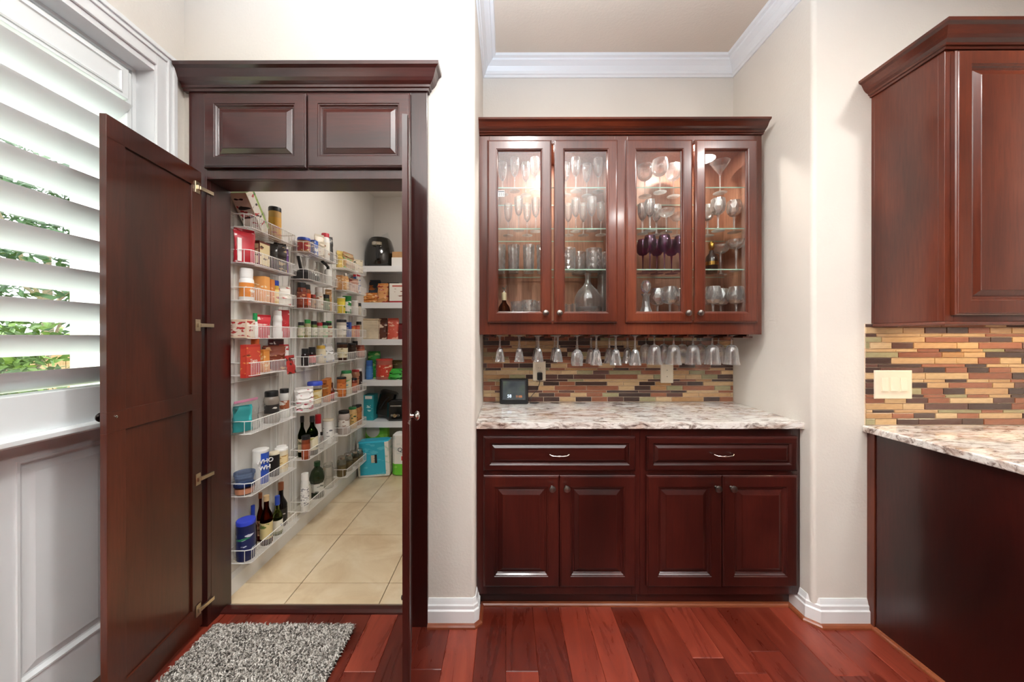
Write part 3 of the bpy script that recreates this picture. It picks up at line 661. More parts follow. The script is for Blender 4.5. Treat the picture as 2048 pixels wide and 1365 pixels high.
def plant(name, label, cat, loc, rad, hgt, zc, n_, leaf, trunk, mat, seed, group):
    r_ = random.Random(seed); o = empty(name, loc); tag(o, label, cat, group)
    m = MB(); m.lathe([(trunk, -.02), (trunk * .8, zc * .5), (trunk * .45, zc)], 8)
    for k in range(9):
        a = r_.uniform(0, 2 * PI); m.tube([(0, 0, zc * r_.uniform(.4, .9)), (rad * .4 * math.cos(a), rad * .4 * math.sin(a), zc), (rad * .8 * math.cos(a), rad * .8 * math.sin(a), zc + hgt * r_.uniform(-.1, .4))], trunk * .3, 5)
    m.build('trunk', pm('a89a86', .8), o)
    q = MB()
    for k in range(n_):
        u = Vector((r_.gauss(0, 1), r_.gauss(0, 1), r_.gauss(0, 1))).normalized() * (r_.random() ** .4)
        c = Vector((u.x * rad, u.y * rad, zc + u.z * hgt * .5 + hgt * .1))
        d1 = Vector((r_.gauss(0, 1), r_.gauss(0, 1), r_.gauss(0, .6))).normalized() * leaf; d2 = d1.cross(Vector((r_.gauss(0, 1), r_.gauss(0, 1), r_.gauss(0, 1)))).normalized() * leaf * .42
        q.add([c - d1, c + d2, c + d1 * 1.1, c - d2, c + Vector((0, 0, leaf * .12))], [(0, 1, 4), (1, 2, 4), (2, 3, 4), (3, 0, 4)])
    o2 = q.build('foliage', mat, o); o2['kind'] = 'stuff'; return o
plant('shrub', 'bright green leafy shrub in front of the tan fence', 'shrub', (-4.25, 2.95, -.15), .38, 1.0, 1.2, 900, .05, .03, M_LEAF[0], 1, 'shrubs outdoors')
plant('shrub', 'loose leafy shrub by the fence, farther along the boards', 'shrub', (-3.8, 5.4, -.15), .5, 1.1, 1.1, 900, .05, .03, M_LEAF[1], 2, 'shrubs outdoors')
plant('tree', 'tall sparse dark green tree beyond the fence', 'tree', (-7.8, 5.9, -.15), 2.0, 3.6, 2.9, 3800, .085, .09, M_LEAF[2], 3, 'trees outdoors')
plant('tree', 'light green sparse tree beyond the fence', 'tree', (-7.0, 11.0, -.15), 1.8, 2.4, 2.6, 1300, .09, .09, M_LEAF[1], 4, 'trees outdoors')
ps = MB()
tag(MB().cbox(-3.68, -3.52, 2.92, 3.08, -.15, 3.2, .008).build('porch_post', pm('f2f2f2', .6)), 'white porch post seen through the shutter', 'post')

# ------------------------------------------------------------------ shag rug
rg = empty('shag_rug', (-1.02, 1.1, 0)); tag(rg, 'grey beige shaggy rug lying on the red wood floor', 'rug')
RX0, RX1, RY0, RY1 = -1.330, -.695, .55, 1.578
P(MB().cbox(RX0, RX1, RY0, RY1, .0005, .012, .004).build('backing', pm('2f2b28', .9), None), rg)
m_, n_, l_, b_ = newmat('shag_yarn'); g_ = n_.new('ShaderNodeNewGeometry')
r_ = ramp(n_, [(0, '37322e'), (.25, '7a736c'), (.5, 'aea79f'), (1, 'ddd8d1')]); l_.new(g_.outputs['Random Per Island'], r_.inputs[0]); l_.new(r_.outputs[0], b_.inputs['Base Color']); b_.inputs['Roughness'].default_value = .85
q = MB(); rr = random.Random(11)
for k in range(34000):
    x, y = rr.uniform(RX0, RX1), RY1 - (RY1 - RY0) * rr.random() ** 1.6
    a = rr.uniform(0, 2 * PI); ln = rr.uniform(.010, .022); w_ = .0026; dx, dy = math.cos(a), math.sin(a); px, py = -dy * w_, dx * w_
    h = rr.uniform(.018, .034)
    V = [(x - px, y - py, .010), (x + px, y + py, .010), (x + dx * ln * .4 + px, y + dy * ln * .4 + py, h), (x + dx * ln * .4 - px, y + dy * ln * .4 - py, h), (x + dx * ln, y + dy * ln, h - rr.uniform(.001, .008))]
    q.add(V, [(0, 1, 2, 3), (3, 2, 4)])
me = bpy.data.meshes.new('pile'); me.from_pydata(q.v, [], q.f); me.materials.append(m_); po = bpy.data.objects.new('pile', me); COL.objects.link(po); P(po, rg); po['kind'] = 'stuff'
#ITEMS#
# ------------------------------------------------------------------ glassware
ORD = ['first', 'second', 'third', 'fourth', 'fifth', 'sixth', 'seventh', 'eighth', 'ninth', 'tenth', 'eleventh', 'twelfth', 'thirteenth', 'fourteenth']
SHAPES = {
    'flute': [(.10, 0), (.45, .06), (.75, .2), (.92, .45), (1, .75), (.96, 1)],
    'bell': [(.12, 0), (.50, .05), (.72, .18), (.80, .45), (.86, .75), (1.0, 1)],
    'goblet': [(.12, 0), (.55, .07), (.85, .22), (1.0, .48), (.97, .75), (.90, 1)],
    'cone': [(.08, 0), (.30, .22), (.55, .48), (.78, .74), (1.0, 1)],
    'coupe': [(.10, 0), (.55, .16), (.84, .42), (.97, .72), (1.0, 1)],
    'sherry': [(.14, 0), (.50, .08), (.64, .24), (.78, .55), (.92, .85), (1.0, 1)],
    'snifter': [(.12, 0), (.60, .06), (.90, .22), (1.0, .42), (.94, .68), (.74, 1)]}
def wallprof(sh, r, h, th, z0):
    out = [(1e-4, z0)] + [(a * r, z0 + b * h) for a, b in sh]
    inn = [(max(a * r - th, .0008), z0 + th * 1.6 + b * (h - th * 1.6)) for a, b in sh[::-1]] + [(1e-4, z0 + th * 1.6)]
    return out + inn
GP = {}
def stemglass(kind, H, r, hb, rf, mat, name, cat, cut=0):
    key = (kind, H, r, hb, rf, mat.name, name)
    if key in GP: return GP[key]
    o = empty(name); z0 = H - hb
    m = MB()
    pr = wallprof(SHAPES[kind], r, hb, .0016, z0)
    if cut: m.lathe(pr, 14, cut=cut, twist=1).build('bowl', mat, o)
    else: m.lathe(pr, 28).build('bowl', mat, o, smooth=45)
    st = .0042 if not cut else .0055
    MB().lathe([(1e-4, .006), (st * 1.6, .006), (st, .018), (st * .85, z0 * .5), (st * 1.1, z0 * .85), (st * 1.5, z0 + .0005), (1e-4, z0 + .0005)], 12).build('stem', mat, o, smooth=50)
    MB().lathe([(1e-4, 0), (rf, 0), (rf, .0014), (rf * .6, .0030), (st * 1.6, .0065), (1e-4, .0065)], 24).build('foot', mat, o, smooth=40)
    o['category'] = cat; GP[key] = o; o['_new'] = 1
    return o
def tumbler(H, r, mat, name, cat, cut=0, taper=.9):
    key = ('t', H, r, mat.name, name)
    if key in GP: return GP[key]
    n = 7; out = [(1e-4, 0), (r * taper * .94, 0)] + [(r * (taper + (1 - taper) * t / n), H * (.03 + .97 * t / n)) for t in range(n + 1)]
    inn = [(r * (taper + (1 - taper) * t / n) - .0028, H * (.10 + .90 * t / n)) for t in range(n, -1, -1)] + [(1e-4, H * .10)]
    m = MB().lathe(out + inn, 16 if cut else 28, cut=cut, twist=1 if cut else 0)
    o = m.build(name, mat, None, smooth=0 if cut else 45); o['category'] = cat; GP[key] = o; o['_new'] = 1
    return o
def setg(proto, loc, label, group, rx=0, rz=0):
    if proto.get('_new'):
        del proto['_new']; proto.location = loc; proto.rotation_euler = (rx, 0, rz); proto['label'] = label; proto['group'] = group; return proto
    return dup(proto, loc, label, rz, group, rx)
FL = lambda: stemglass('flute', .188, .025, .105, .031, M_GLASS, 'champagne_flute', 'glass')
FLC = lambda: stemglass('flute', .175, .027, .095, .031, M_CRYS, 'champagne_flute', 'glass', .05)
GOB = lambda: stemglass('goblet', .180, .038, .090, .034, M_CRYS, 'wine_goblet', 'glass', .04)
GOBL = lambda: stemglass('goblet', .186, .044, .092, .036, M_GLASS, 'wine_goblet', 'glass')
MART = lambda: stemglass('cone', .180, .052, .075, .036, M_GLASS, 'martini_glass', 'glass')
COUP = lambda: stemglass('coupe', .130, .044, .042, .032, M_GLASS, 'coupe_glass', 'glass')
COUPT = lambda: stemglass('coupe', .175, .050, .050, .034, M_CRYS, 'coupe_glass', 'glass', .03)
PUR = lambda: stemglass('snifter', .200, .037, .095, .036, M_PURP, 'wine_goblet', 'glass')
SNI = lambda: stemglass('snifter', .200, .048, .100, .036, M_CRYS, 'brandy_snifter', 'glass', .03)
SHELFZ = {0: 1.4255, 1: SZ[0] + .0005, 2: SZ[1] + .0005, 3: SZ[2] + .0005}
SHN = {0: 'cabinet floor', 1: 'lowest glass shelf', 2: 'middle glass shelf', 3: 'top glass shelf'}
def row(shelf, door, what, fn, items, group):
    for i, (px, Y) in enumerate(items):
        x = (px - 1010) * Y / 695
        place = '%s, %s, behind %s glazed door, %s along' % (what, SHN[shelf], ORD[door], ORD[i]) if len(items) > 1 else '%s on the %s behind the %s glazed door' % (what, SHN[shelf], ORD[door])
        setg(fn(), (x, Y, SHELFZ[shelf]), place, group, 0, rng.uniform(0, 6))
row(2, 0, 'champagne flute', FL, [(1015, 2.064), (1036, 1.96), (1053, 2.06), (1070, 1.98)], 'champagne flutes')
row(2, 1, 'champagne flute', FL, [(1135, 2.06), (1150, 1.98), (1165, 2.06), (1182, 1.965), (1200, 2.05)], 'champagne flutes')
row(3, 0, 'slender flute', FL, [(1004, 2.02), (1028, 1.97), (1050, 2.03), (1068, 1.97)], 'flutes on the top shelf')
row(3, 1, 'slender flute', FL, [(1130, 2.03), (1150, 1.97), (1172, 2.04), (1195, 1.98)], 'flutes on the top shelf')
HB = lambda: tumbler(.165, .035, M_CRYS, 'highball_glass', 'glass', .035, .86)
RK = lambda: tumbler(.130, .045, M_CRYS, 'rocks_glass', 'glass', .03, .92)
row(1, 0, 'cut crystal highball glass', HB, [(998, 2.05), (1026, 2.05), (1056, 2.05), (1083, 2.05)], 'cut highball glasses')
row(1, 1, 'cut crystal rocks glass', RK, [(1134, 1.99), (1156, 2.09), (1186, 2.0), (1208, 2.10)], 'cut rocks glasses')
LOW = lambda: tumbler(.125, .042, M_CRYS, 'low_tumbler', 'glass', .05, .85)
row(0, 0, 'low cut crystal tumbler', LOW, [(1034, 2.1), (1056, 2.02), (1078, 2.1)], 'low crystal tumblers')
SHT = lambda: tumbler(.105, .017, M_GLASS, 'cordial_tumbler', 'glass', 0, .9)
row(0, 1, 'small straight cordial tumbler', SHT, [(1126, 2.02), (1137, 2.08), (1148, 2.02)], 'cordial tumblers')
row(3, 2, 'broad stemmed glass', GOBL, [(1288, 2.05), (1318, 1.99), (1345, 2.05)], 'broad stemmed glasses')
row(3, 3, 'martini glass', MART, [(1438, 2.0)], 'martini glasses')
row(2, 2, 'cut crystal flute', FLC, [(1283, 2.03), (1298, 1.97), (1311, 2.05)], 'cut crystal flutes')
row(2, 2, 'small coupe', COUP, [(1331, 2.0), (1352, 2.07)], 'small coupes')
row(2, 3, 'cut crystal wine goblet', GOB, [(1413, 2.07), (1434, 1.97), (1466, 2.0)], 'cut wine goblets')
row(1, 2, 'purple wine goblet', PUR, [(1284, 2.06), (1298, 1.98), (1312, 2.07), (1327, 1.97), (1341, 2.07), (1358, 1.99)], 'purple wine goblets')
row(1, 3, 'champagne coupe', COUPT, [(1439, 2.10), (1470, 1.985)], 'champagne coupes')
row(0, 2, 'cut crystal brandy snifter', SNI, [(1313, 2.08), (1338, 2.0), (1357, 2.09)], 'brandy snifters')
row(0, 3, 'cut crystal brandy snifter', SNI, [(1404, 2.09), (1424, 1.99), (1440, 2.09), (1470, 2.0)], 'brandy snifters')
def vessel(name, label, cat, loc, parts, sc=1):
    o = empty(name, loc); o.scale = (1, 1, sc); tag(o, label, cat)
    for nm, prof, seg, mat, cut in parts:
        MB().lathe(prof, seg, cut=cut, twist=1 if cut else 0).build(nm, mat, o, smooth=0 if cut else 40)
    return o
def hollow(out, th=.003): return [(1e-4, out[0][1])] + out + [(max(r - th, .001), h + (th if i == len(out) - 1 else 0)) for i, (r, h) in enumerate(reversed(out))] + [(1e-4, out[0][1] + th)]
vessel('decanter', 'round bellied crystal decanter on the cabinet floor behind the second glazed door', 'decanter', ((1174 - 1010) * 2.04 / 695, 2.04, 1.4255),
       [('belly', hollow([(.035, 0), (.05, .02), (.066, .06), (.078, .11), (.074, .15), (.055, .185), (.025, .215), (.016, .235), (.016, .27), (.022, .285)]), 28, M_GLASS, 0), ('cut_base', [(1e-4, .004), (.037, .004), (.052, .022), (.067, .055), (.075, .085), (1e-4, .085)], 18, M_CRYS, .03)])
vessel('glass_pitcher', 'tall clear glass pitcher standing beside the bellied decanter', 'pitcher', ((1205 - 1010) * 2.1 / 695, 2.1, 1.4255),
       [('body', hollow([(.034, 0), (.040, .03), (.042, .10), (.036, .20), (.032, .25), (.036, .285)]), 24, M_GLASS, 0)])
vessel('ship_decanter', 'wide based crystal decanter with round faceted stopper', 'decanter', ((1290 - 1010) * 2.02 / 695, 2.02, 1.4255),
       [('body', hollow([(.060, 0), (.062, .008), (.050, .025), (.034, .045), (.024, .070), (.019, .095), (.018, .120), (.026, .132)]), 20, M_CRYS, .03), ('stopper', [(1e-4, .122), (.009, .122), (.010, .138), (.020, .148), (.026, .165), (.025, .180), (.015, .195), (1e-4, .198)], 12, M_CRYS, .08)], 1.22)
vessel('dark_decanter', 'dark decanter with gold band and tall stopper behind the fourth glazed door', 'decanter', ((1421 - 1010) * 2.06 / 695, 2.06, SHELFZ[1]),
       [('body', [(1e-4, 0), (.030, 0), (.032, .02), (.034, .07), (.030, .10), (.014, .12), (.012, .135), (1e-4, .135)], 24, pm('2b1712', .15, coat=.5), 0), ('gold_band', [(.033, .045), (.0355, .047), (.0355, .068), (.033, .070)], 24, pm('c79a4c', .25, 1), 0), ('stopper', [(1e-4, .136), (.010, .136), (.016, .15), (.017, .175), (.008, .19), (1e-4, .192)], 20, pm('c79a4c', .25, 1), 0)])
wb_ = empty('whiskey_bottle', ((1008 - 1010) * 2.0 / 695 - .004, 2.0, 1.4255)); wb_.scale = (1, 1, 1.25); tag(wb_, 'round whiskey bottle with a metal figure stopper and cream label', 'bottle')
MB().lathe([(1e-4, 0), (.036, 0), (.038, .01), (.038, .045), (.030, .070), (.014, .088), (.012, .095), (.012, .13), (1e-4, .13)], 24).build('bottle', M_AMBER, wb_, 40)
MB().lathe([(.0385, .012), (.0388, .012), (.0388, .042), (.0385, .042)], 24, closed=True).build('label', pm('d8c9a4', .6), wb_, 40)
MB().lathe([(1e-4, .098), (.014, .098), (.0145, .128), (.012, .134), (1e-4, .134)], 16).build('seal', pm('cdbb95', .6), wb_, 40)
q = MB().lathe([(1e-4, .134), (.006, .134), (.004, .142), (1e-4, .142)], 10).tube([(-.010, 0, .158), (-.004, 0, .153), (.006, 0, .153), (.010, 0, .160), (.013, 0, .166)], .0035, 6)
for a in (-.008, -.003, .004, .008): q.tube([(a, 0, .154), (a * 1.3 + .001, 0, .142)], .0014, 5)
q.build('stopper_figure', M_METAL, wb_, 40)
# stemware hanging from the rails (feet up)
SHR = lambda: stemglass('sherry', .150, .0285, .078, .029, M_CRYS, 'sherry_glass', 'glass', .035)
TAL = lambda: stemglass('goblet', .172, .034, .094, .032, M_CRYS, 'water_goblet', 'glass', .03)
CUT = lambda: stemglass('sherry', .168, .033, .090, .032, M_CRYS, 'wine_glass', 'glass', .035)
BEL = lambda: stemglass('bell', .165, .042, .112, .033, M_GLASS, 'wine_glass', 'glass')
for k in range(13):
    X = -.033 + .1085 * k
    fn, nm = (SHR, 'small cut sherry glass') if k < 4 else (TAL, 'tall cut goblet') if k == 4 else (CUT, 'cut wine glass') if k < 8 else (BEL, 'bell shaped wine glass')
    setg(fn(), (X, 1.955, 1.3475), '%s hanging in the front row, %s slot from the pantry side' % (nm, ORD[k]), 'stemware hanging in the front row', PI, rng.uniform(0, 6))
    if k in (2, 3, 5, 6, 7, 8, 9, 10, 11, 12):
        setg(fn(), (X, 2.075, 1.3475), '%s hanging in the rear row, %s slot from the pantry side' % (nm, ORD[k]), 'stemware hanging in the rear row', PI, rng.uniform(0, 6))

# ------------------------------------------------------------------ pantry: wire racks
RY = [(1.775, 2.170), (2.295, 2.705), (2.850, 3.255)]
RZ = [1.970, 1.787, 1.594, 1.397, 1.205, .905, .586, .243]
RN = ['doorway', 'middle', 'far']
BX0, BX1, BH = -1.424, -1.308, .066
for k, (a, b) in enumerate(RY):
    r = empty('wire_rack', (-1.42, (a + b) / 2, .17)); tag(r, 'white wire basket rack on the pantry wall, ' + ('beside the doorway', 'between the other two racks', 'beside the deep shelves')[k], 'wire rack', 'white wire racks on the pantry wall')
    q = MB()
    for y in (a - .006, a + .018, b - .018, b + .006): q.tube([(-1.424, y, .17), (-1.424, y, 1.99)], .0026, 6)
    q2 = MB().box(-1.4295, -1.4265, a + .05, a + .07, .17, 2.0).box(-1.4295, -1.4265, b - .07, b - .05, .17, 2.0)
    for z in (.17, 1.1, 1.99): q.tube([(-1.424, a - .006, z), (-1.424, b + .006, z)], .0026, 6)
    P(q.build('upright', M_WIRE, None), r); P(q2.build('mounting_strip', M_WIRE, None), r)
    P(MB().tube([(BX1 + .012, b + .004, .20), (BX1 + .012 - .06, b + .006, .55)] if False else [(-1.40, b + .010, .20), (-1.40, b + .010, 1.96)], .0018, 5).build('hanging_rod', M_WIRE, None), r)
    for z in RZ:
        q = MB(); zb = z - BH; c = .03
        top = [(BX0, a, z), (BX1 - c, a, z), (BX1, a + c * .35, z), (BX1, b - c * .35, z), (BX1 - c, b, z), (BX0, b, z)]
        bot = [(x, y, zb) for x, y, _ in top]
        q.tube(top, .0024, 6); q.tube(bot, .0020, 6); q.tube([(BX0, a, z), (BX0, b, z)], .002, 5); q.tube([(BX0, a, zb), (BX0, b, zb)], .002, 5)
        n = 30
        for i in range(n + 1):
            y = a + .006 + (b - a - .012) * i / n
            q.tube([(BX1 + .0015, y, z), (BX1 + .0015, y, zb), (BX0, y, zb)], .0014, 4)
        for i in range(3): q.tube([(BX0 + .03 + .028 * i, a, z - BH), (BX0 + .03 + .028 * i, b, z - BH)], .0011, 4)
        for y in (a, b): q.tube([(BX0 + .002, y, zb), (BX0 + .002, y, z)], .0018, 4); q.tube([(BX1 - c, y, zb), (BX1 - c, y, z)], .0016, 4)
        P(q.build('basket', M_WIRE, None), r)

# ------------------------------------------------------------------ pantry goods
def printm(base, ink, ink2=None, scale=40, thr=.56, rough=.4):
    """packaging print: blocks of ink over the base colour"""
    key = ('p', base, ink, ink2, scale, thr)
    if key in MATS: return MATS[key]
    m, n, l, b = newmat('print_%d' % len(MATS))
    v = coords(n, l, (1, 1, 2.2)); z = noise(n, l, v, scale, 2, .4)
    r = ramp(n, [(thr, '000000'), (thr + .03, 'ffffff')]); l.new(z, r.inputs[0])
    c = mix(n, l, base, ink, r.outputs[0])
    if ink2:
        z2 = noise(n, l, v, scale * .45, 1, .3, .5); r2 = ramp(n, [(.60, '000000'), (.62, 'ffffff')]); l.new(z2, r2.inputs[0]); c = mix(n, l, c, ink2, r2.outputs[0])
    l.new(c, b.inputs['Base Color']); b.inputs['Roughness'].default_value = rough; MATS[key] = m
    return m
MC = lambda c, r=.4: pm(c, r)
def jar(o, r, h, lid, body, label=None, shape='jar', lh=.16, text_=None):
    """round jar: body, lid, paper label"""
    lh = max(.012, h * lh); hb = h - lh
    if shape == 'jar': pr = [(1e-4, 0), (r * .93, 0), (r, r * .12), (r, hb * .86), (r * .93, hb * .93), (r * .84, hb), (1e-4, hb)]; lr = r * .88
    elif shape == 'can': pr = [(1e-4, 0), (r * .97, 0), (r, .004), (r, hb), (1e-4, hb)]; lr = r * 1.03
    elif shape == 'tub': pr = [(1e-4, 0), (r * .82, 0), (r * .86, .004), (r * .98, hb), (1e-4, hb)]; lr = r * 1.04
    elif shape == 'waist': pr = [(1e-4, 0), (r * .95, 0), (r, hb * .06), (r, hb * .25), (r * .88, hb * .35), (r * .88, hb * .72), (r, hb * .82), (r * .9, hb * .95), (r * .8, hb), (1e-4, hb)]; lr = r * .84
    MB().lathe(pr, 22).build('body', body, o, 40)
    MB().lathe([(1e-4, hb + .0003), (lr, hb + .0003), (lr * 1.0, hb + lh * .8), (lr * .95, h), (1e-4, h)], 22, cut=.012).build('lid', lid, o, 40)
    if label:
        z0, z1 = (hb * .16, hb * .78) if shape != 'waist' else (hb * .37, hb * .70)
        rl = r * (.885 if shape == 'waist' else 1.0) if shape != 'tub' else r
        if shape == 'tub': MB().lathe([(r * .885, hb * .15), (r * .90, hb * .15), (r * .975, hb * .8), (r * .96, hb * .8)], 22, closed=True).build('label', label, o, 40)
        else: MB().lathe([(rl + .0002, z0), (rl + .0007, z0), (rl + .0007, z1), (rl + .0002, z1)], 22, closed=True).build('label', label, o, 40)
    return o
def bottle(o, r, h, glassm, cap, label=None, neck=.32, cap_h=.10, caplen=None):
    hs = h * (1 - neck - cap_h * .5); rn = min(.013, r * .40)
    MB().lathe([(1e-4, 0), (r * .92, 0), (r, .006), (r, hs * .86), (r * .82, hs * .97), (rn * 1.25, hs + h * .07), (rn, hs + h * .12), (rn, h * (1 - cap_h) + .001), (1e-4, h * (1 - cap_h) + .001)], 24).build('bottle', glassm, o, 40)
    MB().lathe([(1e-4, h * (1 - cap_h) + .0015), (rn + .0022, h * (1 - cap_h) + .0015), (rn + .0022, h * .995), (rn, h), (1e-4, h)], 18).build('cap', cap, o, 40)
    if label: MB().lathe([(r + .0002, hs * .2), (r + .0007, hs * .2), (r + .0007, hs * .72), (r + .0002, hs * .72)], 24, closed=True).build('label', label, o, 40)
    return o
def carton(o, wx, wy, h, body, front=None, top=None):
    MB().box(-wx / 2, wx / 2, -wy / 2, wy / 2, 0, h).build('box', body, o, bevel=.001)
    if front:
        MB().box(wx / 2, wx / 2 + .0006, -wy * .46, wy * .46, h * .08, h * .92).build('front_print', front, o)
        MB().box(-wx * .42, wx * .42, -wy / 2 - .0006, -wy / 2, h * .12, h * .88).build('side_print', front, o)
    if top: MB().box(-wx / 2 + .002, wx / 2 - .002, -wy / 2 + .002, wy / 2 - .002, h, h + .0012).build('top_flap', top, o)
    return o
def pouch(o, wx, wy, h, body, front=None, seed=0, crump=.006, seal=True):
    """soft bag: full body that flattens towards a top seal across its wider side"""
    r_ = random.Random(seed); nu, nv = 18, 12; vs_ = []; fs = []; across = wx > wy
    W, T = max(wx, wy), min(wx, wy)
    sq = lambda q_: math.copysign(abs(q_) ** .6, q_)
    for j in range(nv + 1):
        t = j / nv; f = .10 + .90 * (1 - t ** 2.6) * (.80 + .20 * min(1, t * 5)); g = 1 - .07 * math.sin(PI * min(1, t * 1.0)) + .02 * t
        sh = r_.uniform(-1, 1) * crump * .8
        for i in range(nu):
            a = 2 * PI * i / nu; k = 1 + r_.uniform(-1, 1) * crump * 9 * (j > 0)
            u_, v_ = sq(math.cos(a)) * W / 2 * g * (1 + r_.uniform(-.015, .015)), sq(math.sin(a)) * T / 2 * f * k + sh
            zz = h * t + (r_.uniform(-1, 1) * crump * (1 if j < nv else .6) if j else 0)
            vs_.append((u_, v_, zz) if across else (-v_, u_, zz))
    for j in range(nv):
        for i in range(nu):
            k = (i + 1) % nu; fs.append((j * nu + i, j * nu + k, (j + 1) * nu + k, (j + 1) * nu + i))
    fs += [tuple(range(nu - 1, -1, -1)), tuple(range(nv * nu, (nv + 1) * nu))]
    MB().add(vs_, fs).build('bag', front or body, o, 40)
    if seal:
        b_ = (-W * .47, W * .47, -.0016, .0016) if across else (-.0016, .0016, -W * .47, W * .47)
        MB().box(*b_, h * .985, h * 1.07).build('top_seal', body, o)
    return o
CLEARBAG = M_PLAST
def L(px, X=-1.372): return -X * 695 / (1010 - px)
# (kind, px centre, px width, px top, spec..., name, description, category)
def item(rack, basket, px, pw, top, name, desc, cat, fn, X=-1.366, dz=0, rx=0, ry=0, rz=0, shrink=1.0):
    Y = L(px, X); lo, hi = RY[rack]; 
    wr_ = pw * Y / (695 * 2 * math.sqrt(1 + (X / Y) ** 2)) * shrink; wr_ = min(wr_, .052)
    Y = min(max(Y, lo + wr_ * .9 + .004), hi - wr_ * .9 - .004)
    zb = RZ[basket] - BH + .0025 + dz; h = max(.035, CAMZ + (672 - top) * Y / 695 - zb)
    o = empty(name, (X, Y, zb), rz, rx, ry)
    bn = ['top', 'second', 'third', 'fourth', 'fifth', 'sixth', 'seventh', 'bottom'][basket]
    tag(o, '%s, %s basket, %s rack' % (desc, bn, RN[rack]), cat, 'goods in the %s rack' % RN[rack])
    fn(o, wr_, h); return o
J = lambda lid, body, label=None, shape='jar', lh=.16: (lambda o, r, h: jar(o, r, h, lid, body, label, shape, lh))
B = lambda g, cap, label=None, neck=.32, ch=.10: (lambda o, r, h: bottle(o, r, h, g, cap, label, neck, ch))
X_ = lambda wx, wy, body, front=None, top=None: (lambda o, r, h: carton(o, wx, wy, h, body, front, top))
def G(wx, wy, body, front=None, seed=1, cr=.004, hm=1.0):
    def fn(o, r, h):
        o.rotation_euler[2] += R(-38) if wy < .13 else R(-8)
        pouch(o, min(wx, .05), wy, h * hm * .94, body, front, seed, cr)
    return fn
BK, WH, RD, BL, GN, OR, YL = MC('1c1b1c'), MC('f0eeea'), MC('b3202a'), MC('2c46a8'), MC('2f9a45'), MC('d9722f'), MC('e2b64a')
BRN, TAN, CRM = MC('5d3a26'), MC('c79b6b'), MC('e9dcc0')
PR = printm
# --- doorway rack
def tip(o, r, h): carton(o, .085, .055, .21, MC('e8dfc9'), PR('efe8dc', 'b93a3a', '2a1f20', 26, .57), MC('8fae55'))
item(0, 0, 514, 30, 400, 'food_carton', 'tipped cream carton with a red band and black emblem', 'box', tip, rx=R(36), dz=.012, X=-1.366)
item(0, 0, 519, 30, 400, 'food_carton', 'tipped green edged carton behind the cream one', 'box', lambda o, r, h: carton(o, .085, .03, .215, MC('a9bd70'), PR('9fb866', '4c7a3e', None, 30, .58)), rx=R(36), dz=.040, X=-1.385)
item(0, 0, 548, 26, 416, 'seasoning_jar', 'tall tan seasoning jar with a black lid', 'jar', J(BK, MC('d2a765'), PR('e0a94e', 'c2452f', None, 34, .58), 'can', .13))
item(0, 1, 480, 38, 459, 'coffee_bag', 'glossy red coffee bag with a white stripe', 'bag', G(.085, .095, MC('a81c28', .18), PR('b3202c', 'f1e4e2', None, 16, .66), 5, .004))
cb_ = [o_ for o_ in COL.objects if o_.name.startswith('coffee_bag')][0]
_q = MB().box(-.0262, .0262, -.036, -.018, .006, .125); _q.xf(Matrix.Translation((0, 0, 0))).build('stripe', MC('efe6e2', .3), cb_)
item(0, 1, 517, 28, 485, 'tea_box', 'cream and dark red box with a tree emblem', 'box', X_(.06, .085, MC('6a2418'), PR('e7d3a4', '5a3a20', 'a8442c', 24, .60)))
item(0, 1, 541, 20, 488, 'snack_bag', 'black crumpled snack bag', 'bag', G(.06, .07, MC('201b18', .25), None, 8))
item(0, 1, 558, 24, 487, 'chocolate_bag', 'dark bag with a tan label panel', 'bag', G(.05, .07, MC('1d1614', .3), PR('2a1d18', 'c8a878', None, 20, .55), 9))
item(0, 1, 582, 26, 498, 'dried_fruit_bag', 'purple stand-up pouch', 'bag', G(.04, .055, MC('6a3a86', .3), PR('6a3a86', 'd9b8d8', None, 22, .6), 10))
item(0, 2, 491, 31, 538, 'vitamin_jar', 'large white lidded jar with an orange label', 'jar', J(WH, WH, PR('e08a3c', 'f4ede0', None, 22, .58), 'jar', .30))
item(0, 2, 520, 18, 554, 'tea_box', 'pale orange narrow box', 'box', X_(.07, .045, MC('e9a55c'), PR('e5a05a', 'f0d9b8', None, 30, .6)))
item(0, 2, 532, 12, 560, 'tea_box', 'darker orange narrow box', 'box', X_(.07, .03, MC('dd8642'), PR('dd8642', 'f2cf9c', None, 30, .6)))
item(0, 2, 546, 20, 562, 'cocoa_tin', 'yellow tin with a blue lid', 'tin', J(BL, YL, PR('f0d891', 'b8402c', None, 28, .58), 'can', .22))
item(0, 2, 570, 34, 573, 'sugar_packet', 'white paper packet with red print, lying slumped', 'packet', G(.07, .09, MC('ece7dc', .5), PR('efe9e0', 'c43a36', None, 24, .6), 12))
item(0, 3, 474, 22, 640, 'cracker_packet', 'flat red and cream packet', 'packet', X_(.09, .06, MC('e6cdb2'), PR('e6d4c0', 'b53a34', None, 30, .52)))
item(0, 3, 492, 18, 655, 'toothpick_jar', 'short clear jar of wooden toothpicks', 'jar', J(M_PLAST, MC('d9b98c'), None, 'can', .08))
item(0, 3, 508, 11, 627, 'sauce_bottle', 'slim white bottle with a green cap', 'bottle', J(MC('1f9a55'), WH, PR('f0f0e8', '3a9a58', None, 30, .6), 'jar', .34))
item(0, 3, 521, 28, 630, 'seasoning_packet', 'red triangular seasoning packet', 'packet', G(.03, .075, MC('c8303a', .35), PR('cc3a40', 'f0dcd0', None, 20, .58), 14), ry=R(12))
item(0, 3, 553, 20, 622, 'apple_sauce_cup', 'white cup printed with a red apple', 'cup', J(WH, WH, PR('f2f0ee', 'c02a34', None, 15, .60), 'waist', .18))
